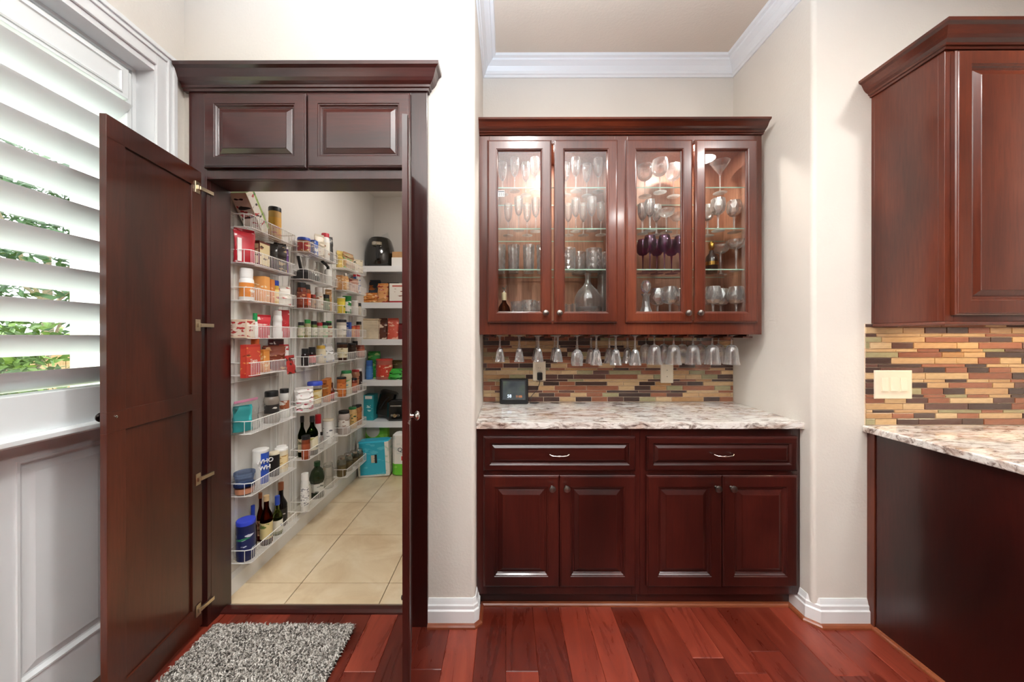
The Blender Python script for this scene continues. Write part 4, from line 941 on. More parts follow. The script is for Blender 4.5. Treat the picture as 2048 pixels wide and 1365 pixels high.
item(0, 3, 577, 26, 621, 'candy_bag', 'red and dark brown candy pouch', 'bag', G(.045, .062, MC('b0242a', .3), PR('b0242a', 'f0e0d8', '3a1a14', 18, .62), 15))
tb = item(0, 4, 484, 40, 692, 'taco_kit_box', 'red taco kit box standing in front', 'box', lambda o, r, h: carton(o, .03, .105, .17, MC('c23a30'), PR('cf4a38', 'e8a05c', '7a3018', 20, .58)), X=-1.335, dz=-.012)
text('Taco', .026, (.0165, .0, .085), (R(90), 0, R(90)), MC('f6efe4'), tb)
item(0, 4, 508, 20, 674, 'hot_sauce_bottle', 'amber sauce bottle with an orange cap', 'bottle', J(MC('e2703a'), MC('c98a52', .2), PR('f0b070', 'e0622e', None, 28, .55), 'jar', .32), X=-1.385)
item(0, 4, 524, 18, 700, 'spice_box', 'small orange spice box', 'box', X_(.04, .05, MC('e08c3e'), PR('e6984a', 'f3d2a0', None, 30, .55)))
item(0, 4, 546, 34, 692, 'chip_bag', 'brown crinkled foil snack bag', 'bag', G(.08, .12, MC('7a3d28', .25), PR('7a3a26', 'd9a878', None, 18, .6), 17, .009))
item(0, 4, 556, 36, 679, 'pudding_box', 'dark red box with a white stripe, standing at the back', 'box', X_(.03, .10, MC('4a1418'), PR('5a1a1e', 'efe6e0', None, 14, .62)), X=-1.405)
item(0, 4, 583, 24, 690, 'gravy_packet', 'white and red gravy packet leaning forward', 'packet', G(.02, .055, MC('c73540', .35), PR('eee6e0', 'c9343e', None, 22, .5), 18))
hp = empty('meat_seasoning_packet', (-1.300, 2.11, 1.115), R(8), R(0), R(-6)); tag(hp, 'red seasoning packet hanging below the fifth basket of the doorway rack', 'packet')
pouch(hp, .014, .105, .105, MC('b8302c', .35), PR('b8302c', '4a1f14', 'c8c06a', 18, .52), 19, .002)
item(0, 5, 484, 52, 800, 'zip_bag', 'clear zip bag with a pink seal', 'bag', G(.10, .15, MC('d48aa8'), CLEARBAG, 20, .006))
item(0, 5, 478, 32, 812, 'tissue_packet', 'small teal packet inside the clear zip bag', 'packet', G(.03, .085, MC('2fa5a8', .3), MC('43b7b8'), 21, .003), X=-1.372, dz=.008)
item(0, 5, 541, 34, 783, 'pepper_jar', 'large clear jar of grey peppercorns, black lid', 'jar', J(BK, MC('8c8176', .25), PR('2a2624', 'd8d2c8', None, 30, .62), 'waist', .17))
item(0, 5, 569, 22, 778, 'spice_jar', 'clear jar with a black lid and small brown label', 'jar', J(BK, MC('d9d6d0', .15), PR('a05a3a', 'ece4d8', None, 26, .56), 'waist', .15))
item(0, 6, 484, 36, 925, 'deli_container', 'blue lidded clear container stacked on another', 'container', lambda o, r, h: (jar(o, .045, .055, glass('blue_film', (.45, .55, .8, 1), 1.3, .1, .4), M_PLAST, MC('c98a6a'), 'tub', .14), MB().lathe([(1e-4, .056), (.036, .056), (.044, .10), (.047, .10), (.047, .112), (1e-4, .112)], 22).build('upper_container', glass('blue_film2', (.6, .7, .9, 1), 1.3, .1, .4), o, 40)))
cn = item(0, 6, 519, 34, 899, 'cracker_canister', 'tall white canister with a blue front panel', 'canister', J(MC('e8e6e2'), MC('f1efe9'), None, 'can', .06))
MB().lathe([(.0475, .02), (.0500, .02), (.0500, .15), (.0475, .15)], 30, closed=True).build('blue_panel', PR('2a50b0', '3a62c8', None, 30, .6), cn, 40) if False else None
item(0, 6, 546, 22, 905, 'coffee_canister', 'narrow black and cream canister', 'canister', J(CRM, BK, None, 'can', .10))
item(0, 6, 560, 28, 897, 'oat_canister', 'cream oat canister with a gold label', 'canister', J(WH, CRM, PR('e9cf9a', 'b98c4c', None, 26, .6), 'can', .08))
item(0, 6, 579, 20, 893, 'oat_canister', 'white canister with a white lid at the far end', 'canister', J(WH, MC('efe9dc'), PR('f0ece4', '9c8c70', None, 30, .62), 'can', .08), X=-1.385)
item(0, 7, 489, 40, 1040, 'nut_can', 'dark blue can with a bright blue lid and nut picture', 'can', J(MC('3346c4'), MC('1b2350'), PR('1d2658', 'd8dce8', '2f8a5a', 20, .60), 'can', .10), shrink=1.0)
item(0, 7, 503, 17, 1012, 'vinegar_bottle', 'dark bottle with a blue neck foil', 'bottle', B(MC('26161c', .15), MC('2f4ab8'), PR('2b1a20', 'b0a4a0', None, 26, .62), .34, .26), X=-1.40)
item(0, 7, 518, 15, 987, 'liqueur_bottle', 'tall dark amber bottle with a copper cap', 'bottle', B(M_AMBER, MC('b06a3a'), PR('c99878', '7a4a34', None, 24, .58), .34, .12), X=-1.40)
item(0, 7, 530, 26, 992, 'maple_syrup_bottle', 'brown syrup bottle with a cream label and gold cap', 'bottle', B(M_AMBER, MC('d8b88a'), PR('d6c28a', '6a7a3a', None, 22, .60), .30, .12), X=-1.345)
item(0, 7, 552, 22, 993, 'white_wine_bottle', 'green white wine bottle with a blue neck foil', 'bottle', B(glass('pale_green_glass', (.62, .68, .40, 1), 1.45, 0, .2), MC('2c4aa8'), PR('e6e2d2', '3a56a0', None, 20, .60), .34, .24), X=-1.345)
item(0, 7, 560, 26, 966, 'balsamic_bottle', 'tall black bottle with a copper foil top', 'bottle', B(MC('100d0e', .12), MC('9a5a38'), PR('141012', 'c8c0b8', None, 34, .66), .34, .18), X=-1.385)
# --- middle rack
item(1, 0, 606, 26, 477, 'peanut_butter_jar', 'small red labelled jar with a blue lid', 'jar', J(MC('3450b0'), MC('a8683c'), PR('a83438', 'e8d0a0', None, 24, .56), 'can', .2))
item(1, 0, 624, 16, 482, 'gelatin_box', 'small blue and white box', 'box', X_(.05, .05, MC('3a62b8'), PR('3a62b8', 'efeeea', None, 24, .5)))
item(1, 0, 637, 22, 470, 'rice_bag', 'pale crumpled paper bag with red print', 'bag', G(.05, .07, MC('d9cdb8', .5), PR('d9cdb8', 'b8483c', None, 22, .62), 31, .008))
item(1, 0, 649, 18, 468, 'creamer_bottle', 'white bottle with a red cap and oval label', 'bottle', J(MC('c23a48'), WH, PR('eee9dc', 'a8683c', None, 20, .6), 'jar', .14))
item(1, 0, 664, 18, 474, 'coffee_pouch', 'black standing pouch folded over at the top', 'bag', G(.06, .07, MC('2c2a28', .3), PR('2a2826', '8a8478', None, 24, .6), 33))
def gadget(o, r, h):
    MB().cbox(-.05, .05, -.055, .055, 0, .05, .01).build('housing', BK, o)
    MB().tube([(0, -.03, .045), (-.005, -.045, .10), (-.01, -.055, .15)], .010, 10).build('handle', BK, o, 50)
    MB().lathe([(1e-4, .05), (.045, .05), (.042, .062), (.015, .07), (1e-4, .072)], 20).build('cover', MC('2a2828'), o, 40)
item(1, 1, 607, 36, 515, 'vegetable_chopper', 'black hand chopper with an upright handle', 'kitchen gadget', gadget)
def whisk(o, r, h):
    MB().lathe([(1e-4, 0), (.024, 0), (.026, .03), (.020, .05), (1e-4, .05)], 16).build('base', BK, o, 40)
    q_ = MB()
    for i in range(6): q_.tube([(.004 * math.cos(i), .004 * math.sin(i), .05), (.02 * math.cos(i), .02 * math.sin(i), .08), (.003 * math.cos(i), .003 * math.sin(i), .1)], .0016, 5)
    q_.build('wires', M_CHROME, o)
item(1, 1, 630, 20, 535, 'coffee_tamper', 'small black tamper with wire coil', 'kitchen gadget', whisk)
def sprayer(o, r, h):
    MB().lathe([(1e-4, 0), (.026, 0), (.027, .004), (.027, .12), (.020, .13), (1e-4, .13)], 20).build('cylinder', MC('dcdad4', .15), o, 40)
    MB().tube([(0, .0, .131), (0, 0, .15), (0, -.04, .165), (0, -.085, .175)], .011, 8).build('spout', BK, o, 50)
item(1, 1, 660, 20, 525, 'oil_sprayer', 'steel cylinder with a long black spout', 'kitchen gadget', sprayer)
item(1, 2, 598, 20, 566, 'spice_jar', 'tall red spice jar with a black lid', 'spice jar', J(BK, MC('7a3420', .2), PR('8a3a22', 'd9a070', None, 30, .62), 'jar', .2))
item(1, 2, 611, 18, 570, 'spice_jar', 'black lidded jar with an orange label', 'spice jar', J(BK, MC('8a4a28', .2), PR('d85a2c', 'f0e8dc', None, 22, .6), 'jar', .2))
item(1, 2, 624, 13, 590, 'spice_jar', 'short brown spice jar with a red lid', 'spice jar', J(MC('9c3428'), MC('7c5038', .2), PR('b08a5c', '5a3a24', None, 30, .55), 'jar', .2))
item(1, 2, 636, 18, 576, 'sprinkle_jar', 'clear jar with a white lid', 'spice jar', J(MC('dcd8d2'), MC('c9c0b2', .15), PR('e2d9c8', 'a86a4a', None, 26, .58), 'jar', .22))
item(1, 2, 650, 16, 590, 'spice_jar', 'green labelled jar with a black lid', 'spice jar', J(BK, MC('4f5a34', .2), PR('4a6a3a', 'd8d0b0', None, 26, .6), 'jar', .22))
item(1, 2, 663, 16, 580, 'spice_packet', 'tan spice packet folded over', 'packet', G(.03, .05, MC('b98a58', .4), PR('b98a58', '6a4028', None, 24, .56), 36))
for i, (px, top, lid, body, ds) in enumerate(((599, 645, 'BK', '8a9a6c', 'herb jar with a black lid, nearest the doorway rack'), (613, 640, 'GN', 'a8a070', 'herb jar with a bright green lid'), (626, 643, 'BK', '6a7a3c', 'dark herb jar with a black lid'), (637, 646, 'RD', 'b8a890', 'herb jar with a red lid'), (647, 645, 'BK', '7ab07a', 'light green labelled herb jar'), (659, 643, 'GN', 'c9b48a', 'beige herb jar with a green lid'), (670, 646, 'BK', 'a05a3c', 'rust coloured spice jar'))):
    item(1, 3, px, 14, top, 'herb_jar', ds, 'spice jar', J({'BK': BK, 'GN': GN, 'RD': RD}[lid], MC(body, .2), PR('dcd4bc', body, None, 34, .56), 'jar', .22))
item(1, 4, 608, 16, 698, 'sauce_jar', 'short black sauce jar with red band', 'jar', J(BK, MC('251414', .2), PR('1c1515', 'c23a34', None, 14, .6), 'jar', .3))
item(1, 4, 622, 16, 695, 'sauce_jar', 'round dark jar with red and white label', 'jar', J(BK, MC('251414', .2), PR('b83030', 'efe6e0', '1c1515', 20, .6), 'jar', .3))
item(1, 4, 640, 20, 692, 'jam_jar', 'cream jar with a yellow lid', 'jar', J(YL, MC('e3d6b8', .3), PR('e8dcc0', '8a9ac8', None, 24, .58), 'jar', .18))
item(1, 4, 660, 30, 688, 'marshmallow_bag', 'white plastic bag with faint blue print', 'bag', G(.09, .13, MC('e4e2e0', .35), PR('e4e2e0', 'a8b4d8', None, 18, .6), 38, .010))
item(1, 5, 606, 36, 775, 'sweetener_packets', 'clear bag of white sachets with red print', 'bag', G(.09, .12, MC('e5e0da', .4), PR('eae6e2', 'c0405a', None, 26, .60), 40, .010))
item(1, 5, 628, 30, 764, 'storage_container', 'clear container with a bright blue lid', 'container', J(MC('3a50c0'), M_PLAST, PR('e0d2a8', 'c8a860', None, 20, .5), 'tub', .15))
item(1, 5, 655, 20, 757, 'rice_mix_box', 'orange box with a picture of food', 'box', X_(.04, .075, MC('c8743a'), PR('d2803c', '7a3420', 'f0d8a0', 20, .58)), rx=R(8))
item(1, 5, 668, 10, 766, 'extract_bottle', 'little brown bottle with a dark cap', 'bottle', B(MC('5a2a1c', .2), BRN, MC('b83a2a'), .3, .14), X=-1.345)
item(1, 6, 602, 17, 833, 'olive_oil_bottle', 'slim dark green oil bottle with a black top', 'bottle', B(M_OLIVE, BK, PR('e2d8b8', '6a6a4a', None, 24, .6), .30, .16), X=-1.39)
item(1, 6, 622, 24, 833, 'olive_oil_bottle', 'broad dark green oil bottle with an olive label', 'bottle', B(M_OLIVE, BK, PR('e8dfc2', '4a5a2c', 'c8c46a', 20, .6), .26, .16), X=-1.345)
item(1, 6, 600, 18, 872, 'spice_jar', 'reddish brown powder jar with a black lid', 'spice jar', J(BK, MC('8a4228', .2), PR('9a4a2c', 'c83a2c', None, 20, .62), 'can', .16), X=-1.338)
item(1, 6, 634, 14, 830, 'vinegar_bottle', 'white bottle with a red dome cap', 'bottle', J(MC('c02430'), MC('e8e4e0'), PR('f0ece8', 'c0303c', None, 22, .6), 'jar', .28), X=-1.40)
item(1, 6, 641, 10, 865, 'food_dye_bottle', 'small clear bottle with a black cap', 'bottle', B(M_PLAST, BK, None, .2, .2), X=-1.34)
item(1, 6, 658, 22, 839, 'baking_powder_canister', 'tall white canister with a tan rim', 'canister', J(MC('cfc2a8'), MC('eceae6'), PR('f0eeea', '6a6a70', None, 26, .62), 'can', .07))
item(1, 7, 597, 18, 948, 'cooking_spray_can', 'white spray can with printed back text', 'spray can', J(WH, MC('eeece8', .25), PR('f2f0ee', '8a8a90', None, 60, .56), 'jar', .18), X=-1.345)
item(1, 7, 611, 13, 950, 'squeeze_bottle', 'frosted squeeze bottle with a pointed nozzle', 'bottle', lambda o, r, h: (MB().lathe([(1e-4, 0), (.026, 0), (.028, .01), (.028, .12), (.015, .14), (1e-4, .14)], 20).build('bottle', MC('cfcbbd', .25), o, 40), MB().lathe([(1e-4, .1405), (.018, .1405), (.016, .155), (.004, .175), (1e-4, .185)], 16).build('nozzle', WH, o, 40)), X=-1.375)
item(1, 7, 632, 36, 921, 'oil_jug', 'big dark green oil jug with a green cap', 'jug', lambda o, r, h: (MB().lathe([(1e-4, 0), (.046, 0), (.050, .01), (.042, .05), (.040, .10), (.052, .13), (.052, .15), (.040, .19), (.020, .215), (.018, .225), (1e-4, .225)], 8).build('body', MC('1e2a14', .1), o, 20), MB().lathe([(1e-4, .2255), (.021, .2255), (.021, .255), (1e-4, .255)], 18).build('cap', MC('1c4a2a'), o, 40), MB().lathe([(.041, .045), (.0455, .045), (.0455, .105), (.041, .105)], 8, closed=True).build('label', PR('d8d6cc', '6a6a60', None, 30, .6), o)))
item(1, 7, 660, 22, 928, 'canning_jar', 'clear empty glass jar with a clip lid', 'jar', J(M_PLAST, glass('thick_clear', (.95, .96, .95, 1), 1.45, .02, .4), None, 'jar', .12))
# --- far rack
item(2, 0, 680, 20, 503, 'pasta_bag', 'yellow bag behind the clear one', 'bag', G(.05, .07, MC('d9bc6a', .35), None, 50, .006), X=-1.40)
item(2, 0, 695, 36, 507, 'granola_bag', 'clear bag of brown granola with green print', 'bag', G(.09, .15, MC('b98f6a', .3), PR('c8a47c', '8ab07a', '8a4a34', 16, .56), 51, .010))
item(2, 0, 717, 24, 520, 'bread_bag', 'pale crumpled bag with dark print', 'bag', G(.08, .10, MC('dccfb4', .4), PR('dccfb4', '4a4a40', None, 20, .62), 52, .010))
item(2, 1, 674, 12, 552, 'spice_tin', 'tan square tin with a white lid', 'tin', X_(.05, .05, MC('c08a58'), PR('c99764', 'ead6b8', None, 30, .6), MC('e0d8cc')))
item(2, 1, 688, 16, 548, 'honey_jar', 'jar of pale honey with a silver lid', 'jar', J(M_METAL, MC('cf9a5c', .15), PR('e0b884', 'b8784a', None, 26, .58), 'jar', .16))
item(2, 1, 705, 18, 558, 'cookie_packet', 'pink and brown crumpled packet', 'packet', G(.06, .09, MC('c89a86', .35), PR('d8b4a2', 'a85a4a', None, 20, .56), 54, .009))
item(2, 1, 727, 22, 543, 'ice_pop_box', 'upright white box with rainbow stripes', 'box', X_(.03, .085, MC('f0ede6'), PR('ece8e0', '3a66b0', 'd83a4a', 20, .50)), rx=R(8))
item(2, 2, 675, 17, 595, 'pasta_can', 'yellow can with a green rim', 'can', J(MC('c9c4b4'), MC('e2c84a'), PR('e6d050', '4a7a30', None, 20, .60), 'can', .05))
item(2, 2, 692, 18, 593, 'grated_cheese_can', 'green and white shaker canister', 'canister', J(MC('1f8a3c'), MC('1f7a38'), PR('e8e6e0', '1f8a3c', 'd86a5a', 14, .52), 'can', .06))
item(2, 2, 708, 14, 602, 'salt_canister', 'plain white tub', 'tub', J(WH, MC('e6e0d8'), None, 'can', .08))
item(2, 2, 718, 10, 607, 'vanilla_bottle', 'small bottle with a black cap', 'bottle', J(BK, MC('c8b89a', .2), None, 'jar', .26))
vj = item(2, 3, 681, 20, 640, 'vanilla_sugar_jar', 'white labelled jar with a wide black lid', 'jar', J(BK, MC('d6cdbd', .2), MC('efe9dc'), 'can', .16))
text('VILLA', .020, (.0365, -.022, .060), (R(90), 0, R(62)), MC('2a2a2a'), vj)
item(2, 3, 694, 7, 645, 'cornstarch_box', 'narrow blue box', 'box', X_(.05, .03, MC('3a5ab0'), PR('3a5ab0', 'e6e6ee', None, 20, .6)))
item(2, 3, 703, 12, 653, 'baking_soda_box', 'small orange tub', 'tub', J(MC('c8402c'), MC('e08848'), PR('e6984a', 'b8402c', None, 24, .58), 'can', .1))
item(2, 3, 712, 12, 652, 'paprika_tub', 'red orange tub with a red lid', 'tub', J(MC('b83a30'), MC('d8684a'), PR('e07a52', 'f0d0b0', None, 24, .6), 'can', .1))
item(2, 3, 721, 12, 644, 'bouillon_jar', 'dark topped jar at the end', 'jar', J(BK, MC('b8a488', .2), None, 'jar', .2))
item(2, 4, 683, 22, 686, 'bean_jar', 'large brown jar with a cream label, black lid', 'jar', J(BK, MC('4a2c1e', .2), PR('e2d8b8', '8a7a50', None, 24, .58), 'can', .1))
item(2, 4, 701, 18, 687, 'coffee_jar', 'dark brown coffee jar with a black lid', 'jar', J(BK, MC('2e1a12', .2), PR('2e1a12', 'd8d0c0', None, 18, .62), 'can', .1))
item(2, 4, 714, 12, 683, 'molasses_jar', 'narrow jar with a tall black lid', 'jar', J(BK, MC('7a4a34', .2), MC('b8a890'), 'jar', .22), X=-1.40)
item(2, 4, 721, 16, 691, 'chutney_jar', 'amber red jar with a tan label', 'jar', J(MC('7a3428'), MC('8a4634', .2), PR('b86a50', 'd8b890', None, 20, .58), 'jar', .12), X=-1.345)
item(2, 5, 678, 19, 755, 'cheese_ball_jar', 'orange filled jar with a black lid', 'jar', J(BK, MC('c8733c', .2), PR('d8823f', 'b85a2c', None, 24, .6), 'can', .1))
item(2, 5, 691, 24, 742, 'pistachio_jar', 'pale jar with a green lid and blue label', 'jar', J(MC('2f8a4c'), MC('d8d0b4', .2), PR('e2dcb8', '5aa0b8', '8ab04a', 20, .56), 'waist', .12), X=-1.385)
item(2, 5, 706, 14, 757, 'syrup_bottle', 'dark red squat bottle with a black cap', 'bottle', J(BK, MC('7a3424', .2), PR('b8684a', '6a2a1c', None, 24, .6), 'jar', .14), X=-1.345)
item(2, 5, 711, 20, 740, 'almond_jar', 'wide jar of nuts with a red lid', 'jar', J(MC('c23a3c'), MC('b0785a', .2), PR('c48a68', '8a4a30', None, 24, .58), 'waist', .1), X=-1.385)
item(2, 5, 724, 14, 738, 'soy_sauce_bottle', 'dark bottle with a white cap and label', 'bottle', J(WH, MC('2c1614', .15), PR('2c1614', 'e6e2de', None, 16, .6), 'jar', .12))
item(2, 6, 686, 26, 822, 'pretzel_jar', 'square clear jar with a black lid', 'jar', J(BK, MC('b8aca4', .15), PR('e0dad2', '8a6a5a', None, 22, .6), 'waist', .12))
item(2, 6, 703, 18, 815, 'mustard_jar', 'tan jar with a green lid', 'jar', J(MC('2f7a44'), MC('d0aa74', .2), PR('d8b070', '3a5a34', None, 24, .6), 'jar', .1))
item(2, 6, 712, 20, 812, 'peanut_jar', 'brown jar with a black lid and dark label', 'jar', J(BK, MC('b87a4c', .2), PR('c8844a', '2a2a24', None, 22, .56), 'waist', .1), X=-1.385)
item(2, 6, 724, 14, 810, 'raisin_jar', 'brown jar with a black lid at the end', 'jar', J(BK, MC('a8683c', .2), PR('b8743f', '3a2a20', None, 22, .58), 'waist', .1))
MJ = glass('thick_jar_glass', (.93, .94, .90, 1), 1.45, .02, .35)
for px, top, ds in ((681, 914, 'nearest the doorway'), (694, 908, 'second of the four'), (706, 903, 'third of the four'), (717, 899, 'closest to the blue pack')):
    item(2, 7, px, 19, top, 'canning_jar', 'clear canning jar with a metal lid, ' + ds, 'jar', lambda o, r, h: (jar(o, r, h, M_METAL, MJ, None, 'jar', .12), MB().lathe([(1e-4, .003), (r * .9, .003), (r * .92, h * .5), (1e-4, h * .52)], 18).build('dry_goods', MC('a08a60', .8), o, 40)))

# --- deep shelves at the back
SHZ = [2.036, 1.674, 1.309, .904, .492]
SDN = ['top', 'second', 'third', 'fourth', 'lowest']
for i, z in enumerate(SHZ):
    o = empty('pantry_shelf', (-.82, 3.6, z - .06)); tag(o, 'white deep pantry shelf, %s of the five' % SDN[i], 'shelf', 'deep pantry shelves')
    P(MB().box(-1.429, -.221, 3.45, 3.769, z - .022, z).build('board', M_WHITE, None), o); P(MB().box(-1.429, -.221, 3.435, 3.45, z - .058, z).build('front_edge', M_WHITE, None, bevel=.002), o)
def back(shelf, px, name, desc, cat, fn, Y=3.56, rz=0, rx=0, ry=0, dz=0):
    z = SHZ[shelf] + .001 if shelf < 5 else .0025
    o = empty(name, ((px - 1010) * Y / 695, Y, z + dz), rz, rx, ry)
    tag(o, desc + (' on the %s pantry shelf' % SDN[shelf] if shelf < 5 else ' on the pantry floor'), cat, 'goods on the deep pantry shelves' if shelf < 5 else 'goods on the pantry floor'); fn(o); return o
def fryer(o):
    gl = pm('1f1c17', .12, coat=.6)
    MB().lathe([(1e-4, 0), (.125, 0), (.145, .02), (.153, .07), (.149, .15), (.134, .22), (.116, .280), (.106, .298), (1e-4, .304)], 32).xf(Matrix.Diagonal((1, 1.05, 1, 1))).build('body', gl, o, 40)
    MB().cbox(-.016, .016, -.185, -.13, .07, .20, .006).build('handle', BK, o)
    MB().cbox(-.058, .035, -.162, -.12, .205, .245, .01).build('control_panel', pm('cfc6b4', .2, 1), o)
    MB().lathe([(1e-4, 0), (.016, 0), (.016, .012), (1e-4, .012)], 18).xf(Matrix.Translation((-.03, -.160, .225)) @ Matrix.Rotation(R(90), 4, 'X')).build('dial', M_CHROME, o, 40)
    MB().lathe([(1e-4, .303), (.098, .301), (.094, .309), (1e-4, .311)], 28).build('top_cap', BK, o, 40)
back(0, 759, 'air_fryer', 'black egg shaped air fryer with a front handle', 'air fryer', fryer, 3.60, R(12))
back(0, 764, 'plastic_sleeve', 'folded clear plastic sleeve on top of the black fryer', 'plastic sleeve', lambda o: MB().add([(-.05, 0, 0), (.07, 0, 0), (.045, .01, .07), (-.01, .02, .045), (-.05, .03, 0), (.07, .03, 0), (.045, .02, .07)], [(0, 1, 2, 3), (4, 5, 6, 3), (0, 1, 5, 4), (1, 2, 6, 5)]).build('sleeve', M_PLAST, o), 3.60, 0, dz=.312)
back(0, 803, 'storage_box', 'white box with a tan lid beside the black fryer', 'box', lambda o: (MB().box(-.09, .09, -.06, .06, 0, .095).build('box', WH, o, bevel=.002), MB().box(-.088, .10, -.05, .05, .0955, .155).build('lid', TAN, o, bevel=.002)), 3.55)
back(1, 745, 'chip_bag', 'dark blue bag with orange print', 'bag', lambda o: pouch(o, .16, .08, .24, MC('3a4450', .3), PR('3a4450', 'c8743c', None, 14, .55), 60, .01), 3.66, R(0))
back(1, 740, 'cracker_bag', 'orange foil bag slumped', 'bag', lambda o: pouch(o, .18, .10, .10, MC('c87a3c', .25), PR('d0843f', 'f0c890', None, 18, .55), 61, .012), 3.54)
back(1, 765, 'cookie_bag', 'orange and white foil bag standing', 'bag', lambda o: pouch(o, .11, .09, .19, MC('d08a4c', .25), PR('dca066', 'a8342c', 'f0e2cc', 16, .56), 62, .010), 3.54)
back(1, 786, 'dark_carton', 'dark carton behind the white food box', 'box', lambda o: carton(o, .12, .06, .23, MC('241c1a'), None), 3.70)
wbx = back(1, 797, 'food_box', 'white box with a red lower edge and small pictures', 'box', lambda o: (MB().box(-.085, .085, -.05, .05, 0, .018).build('red_edge', MC('a82a34'), o), MB().box(-.085, .085, -.05, .05, .0182, .195).build('box', MC('efeae0'), o, bevel=.002), MB().box(-.05, .05, -.0508, -.0502, .05, .14).build('pictures', PR('efeae0', '8a4a34', None, 22, .60), o), MB().box(-.055, .06, -.0508, -.0502, .160, .175).build('heading', MC('c8685a'), o)), 3.53)
def crinkle(o):
    q_ = MB()
    for i in range(12): q_.cbox(-.09, .09, -.06, .06, .006 + i * .0155, .006 + i * .0155 + .0145, .004)
    q_.box(-.086, .086, -.056, .056, 0, .19); q_.build('ribbed_body', MC('e6d6ba', .5), o)
    MB().cbox(-.094, .094, -.064, .064, .192, .206, .004).build('lid', MC('ddc6a4', .5), o)
back(2, 741, 'ribbed_box', 'cream ribbed storage box with a lid', 'box', crinkle, 3.54)
back(2, 764, 'pretzel_bag', 'brown glossy bag with white lettering patches', 'bag', lambda o: pouch(o, .10, .08, .20, MC('5a3428', .22), PR('5a3428', 'e0cdb8', None, 18, .6), 64, .008), 3.56)
back(2, 785, 'sauce_pouch', 'coral pouch with a clipped neck', 'bag', lambda o: pouch(o, .115, .08, .20, MC('cf5a48', .3), PR('d05a46', 'eeb8a0', None, 16, .57), 65, .006), 3.54)
back(2, 803, 'bean_bag', 'dark red bag half hidden by the door', 'bag', lambda o: pouch(o, .10, .08, .15, MC('6a2024', .3), None, 66, .006), 3.56)
back(3, 737, 'detergent_bottle', 'slim blue bottle', 'bottle', lambda o: jar(o, .035, .19, MC('3a6ab8'), MC('4a82c4', .25), PR('4a82c4', '9ac0e0', None, 20, .6), 'jar', .3), 3.52)
back(3, 727, 'black_bottle', 'black bottle half behind the blue one', 'bottle', lambda o: jar(o, .04, .24, BK, MC('2c2a2c', .25), None, 'jar', .2), 3.62)
back(3, 747, 'salad_bag', 'bright green plastic bag', 'bag', lambda o: pouch(o, .13, .09, .26, MC('2f9a3c', .25), PR('3aa848', 'b8e08a', None, 16, .58), 68, .010), 3.60)
back(3, 767, 'pretzel_tub', 'clear tub with a red lid holding red boxes', 'tub', lambda o: jar(o, .08, .205, MC('c8463c'), MC('b8685a', .15), PR('c8402f', 'f0c8a8', None, 20, .58), 'can', .08), 3.53)
back(3, 792, 'chip_bag', 'green crinkled bag lying flat', 'bag', lambda o: pouch(o, .17, .12, .10, MC('3aa83c', .25), PR('3aa83c', '1c3a20', 'dce8d0', 14, .58), 69, .012), 3.52)
back(3, 792, 'nut_bag', 'olive bag behind the green crinkled one', 'bag', lambda o: pouch(o, .19, .08, .17, MC('6a5c34', .3), PR('6a5c34', 'a8986a', None, 16, .6), 70, .010), 3.68)
back(4, 733, 'rice_cooker_box', 'teal carton with white label panels', 'box', lambda o: (MB().box(-.085, .085, -.06, .06, 0, .255).build('box', MC('2a9aa4'), o, bevel=.002), MB().box(-.080, -.02, -.0608, -.0602, .205, .245).build('panel', PR('e8ece8', 'a84a3a', None, 30, .6), o), MB().box(.0, .07, -.0608, -.0602, .215, .245).build('panel', WH, o), MB().box(-.07, .07, -.0608, -.0602, .03, .17).build('print', PR('2a9aa4', 'd8f0ee', None, 24, .60), o)), 3.55)
back(4, 768, 'sandwich_press', 'black appliance slab leaning on the teal carton', 'appliance', lambda o: (MB().cbox(-.095, .075, -.05, .05, 0, .26, .02).xf(Matrix.Rotation(R(14), 4, 'Y')).build('body', pm('141414', .2, coat=.4), o), MB().tube([(-.03, -.055, .08), (.02, -.06, .16), (.06, -.055, .2)], .006, 8).build('handle', BK, o, 50)), 3.60, dz=.024)
def toaster(o):
    MB().cbox(-.085, .095, -.07, .07, .006, .195, .02).build('body', pm('121212', .15, coat=.5), o)
    MB().box(-.05, .06, -.05, -.025, .1945, .1975).box(-.05, .06, .02, .045, .1945, .1975).build('slots', MC('3a3a3a', .6), o)
    MB().cbox(-.045, .045, -.078, -.070, .048, .068, .003).build('badge', M_CHROME, o)
    MB().lathe([(1e-4, 0), (.018, 0), (.018, .014), (1e-4, .016)], 18).xf(Matrix.Translation((.0, -.078, .058)) @ Matrix.Rotation(R(90), 4, 'X')).build('dial', pm('d8c8a4', .2, 1), o, 40)
    MB().cbox(-.05, .06, -.080, -.070, .145, .158, .003).build('lever', M_CHROME, o)
    MB().box(-.07, .08, -.055, .055, 0, .0065).build('feet', BK, o)
back(4, 793, 'toaster', 'black toaster with a chrome dial and lever', 'toaster', toaster, 3.53)
def napk(o):
    pouch(o, .16, .29, .335, MC('2fb2cc', .28), MC('49c2d8'), 71, .003, False)
def pack(o):
    MB().cbox(-.145, .145, -.07, .07, 0, .33, .02).build('wrap', PR('33b0cb', '5cc4d8', None, 10, .60), o)
    MB().box(-.146, -.128, -.071, .071, .01, .32).box(.11, .146, -.071, .071, .01, .32).box(-.14, .14, -.071, .071, -.001, .016).build('white_border', PR('eceae2', 'c9d8c8', None, 16, .6), o)
    MB().box(-.02, .012, -.0725, -.0705, .13, .20).build('label', PR('d6c8b0', '8a7a6a', None, 30, .6), o)
    MB().box(.014, .034, -.0727, -.0705, .125, .205).build('badge', BK, o)
back(5, 751, 'napkin_pack', 'turquoise wrapped napkin pack', 'paper pack', pack, 3.36, R(4), ry=R(-3), dz=.008)
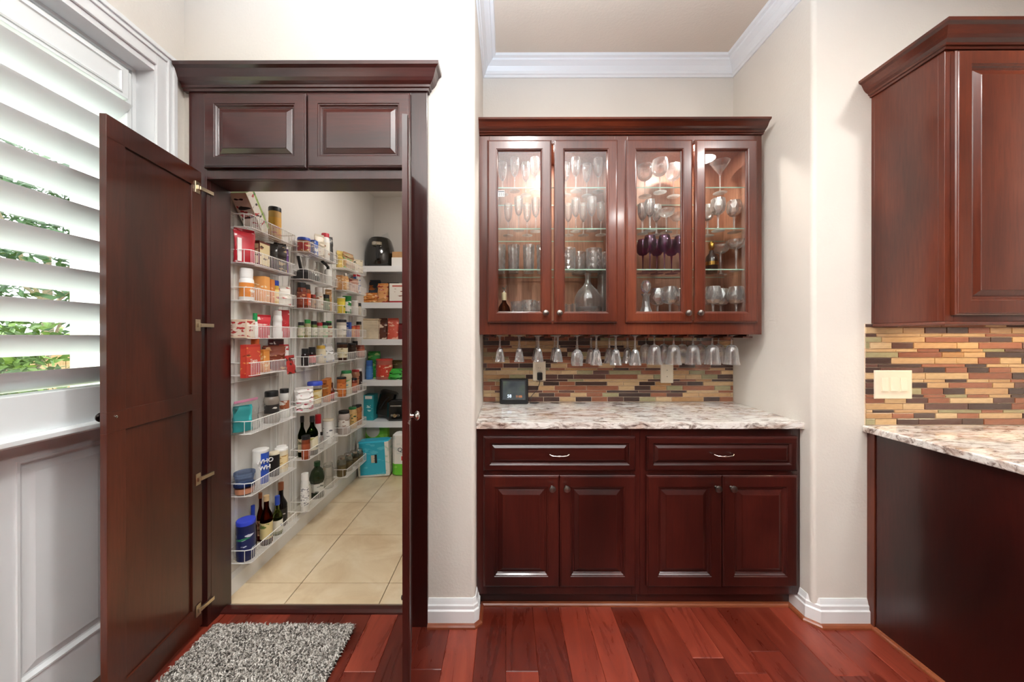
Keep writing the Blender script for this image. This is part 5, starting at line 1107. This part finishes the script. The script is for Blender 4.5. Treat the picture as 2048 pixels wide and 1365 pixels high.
back(5, 750, 'diaper_pack', 'lime green and white plastic pack behind the turquoise one', 'paper pack', lambda o: (MB().cbox(-.15, .13, -.06, .06, 0, .42, .03).build('wrap', PR('7cd03c', '9ae05a', None, 8, .6), o), MB().lathe([(1e-4, 0), (.07, 0), (.07, .002), (1e-4, .002)], 24).xf(Matrix.Translation((-.01, -.0605, .375)) @ Matrix.Rotation(R(90), 4, 'X')).build('badge', MC('efe9dc'), o)), 3.60)
pt = back(5, 808, 'paper_towel_pack', 'white and green paper towel pack in clear film', 'paper pack', lambda o: (MB().cbox(-.105, .105, -.065, .065, .10, .40, .025).build('towels', PR('eeede8', 'dfe4e0', None, 10, .6), o), MB().cbox(-.106, .106, -.066, .066, 0, .13, .025).build('green_wrap', PR('6cc83a', '8ad85a', None, 10, .6), o), MB().box(-.015, .06, -.0675, -.0655, .150, .19).build('red_label', MC('d03a34'), o)), 3.38)
text('Quic', .058, (.005, -.0665, .255), (R(90), R(-8), 0), MC('2a3a5a'), pt)
# blue front panel and words on the cracker canister
z_ = .0
import itertools
def wrap_panel(o, r, z0, z1, a0, a1, mat, name, d=.0008):
    n = 10; v_ = []; f_ = []
    for i in range(n + 1):
        a = R(a0 + (a1 - a0) * i / n)
        for z in (z0, z1):
            for rr_ in (r, r + d): v_.append((rr_ * math.cos(a), rr_ * math.sin(a), z))
    for i in range(n):
        b = i * 4; c = b + 4
        f_ += [(b + 1, c + 1, c + 3, b + 3), (b, b + 2, c + 2, c), (b, c, c + 1, b + 1), (b + 2, b + 3, c + 3, c + 2)]
    f_ += [(0, 1, 3, 2), (n * 4, n * 4 + 2, n * 4 + 3, n * 4 + 1)]
    return MB().add(v_, f_).build(name, mat, o)
rc = max(v.co.x for v in cn.children[0].data.vertices); hc = max(v.co.z for v in cn.children[0].data.vertices)
wrap_panel(cn, rc, hc * .04, hc * .97, -55, 20, MC('2d52b4', .35), 'blue_panel')
for j, wd in enumerate(('WHO', 'WH')):
    a = R(-30); text(wd, .034, ((rc + .004) * math.cos(a), (rc + .004) * math.sin(a), hc * (.72 - .2 * j)), (R(90), 0, R(90) + a), MC('f4f2ee'), cn, 'lettering', .003)
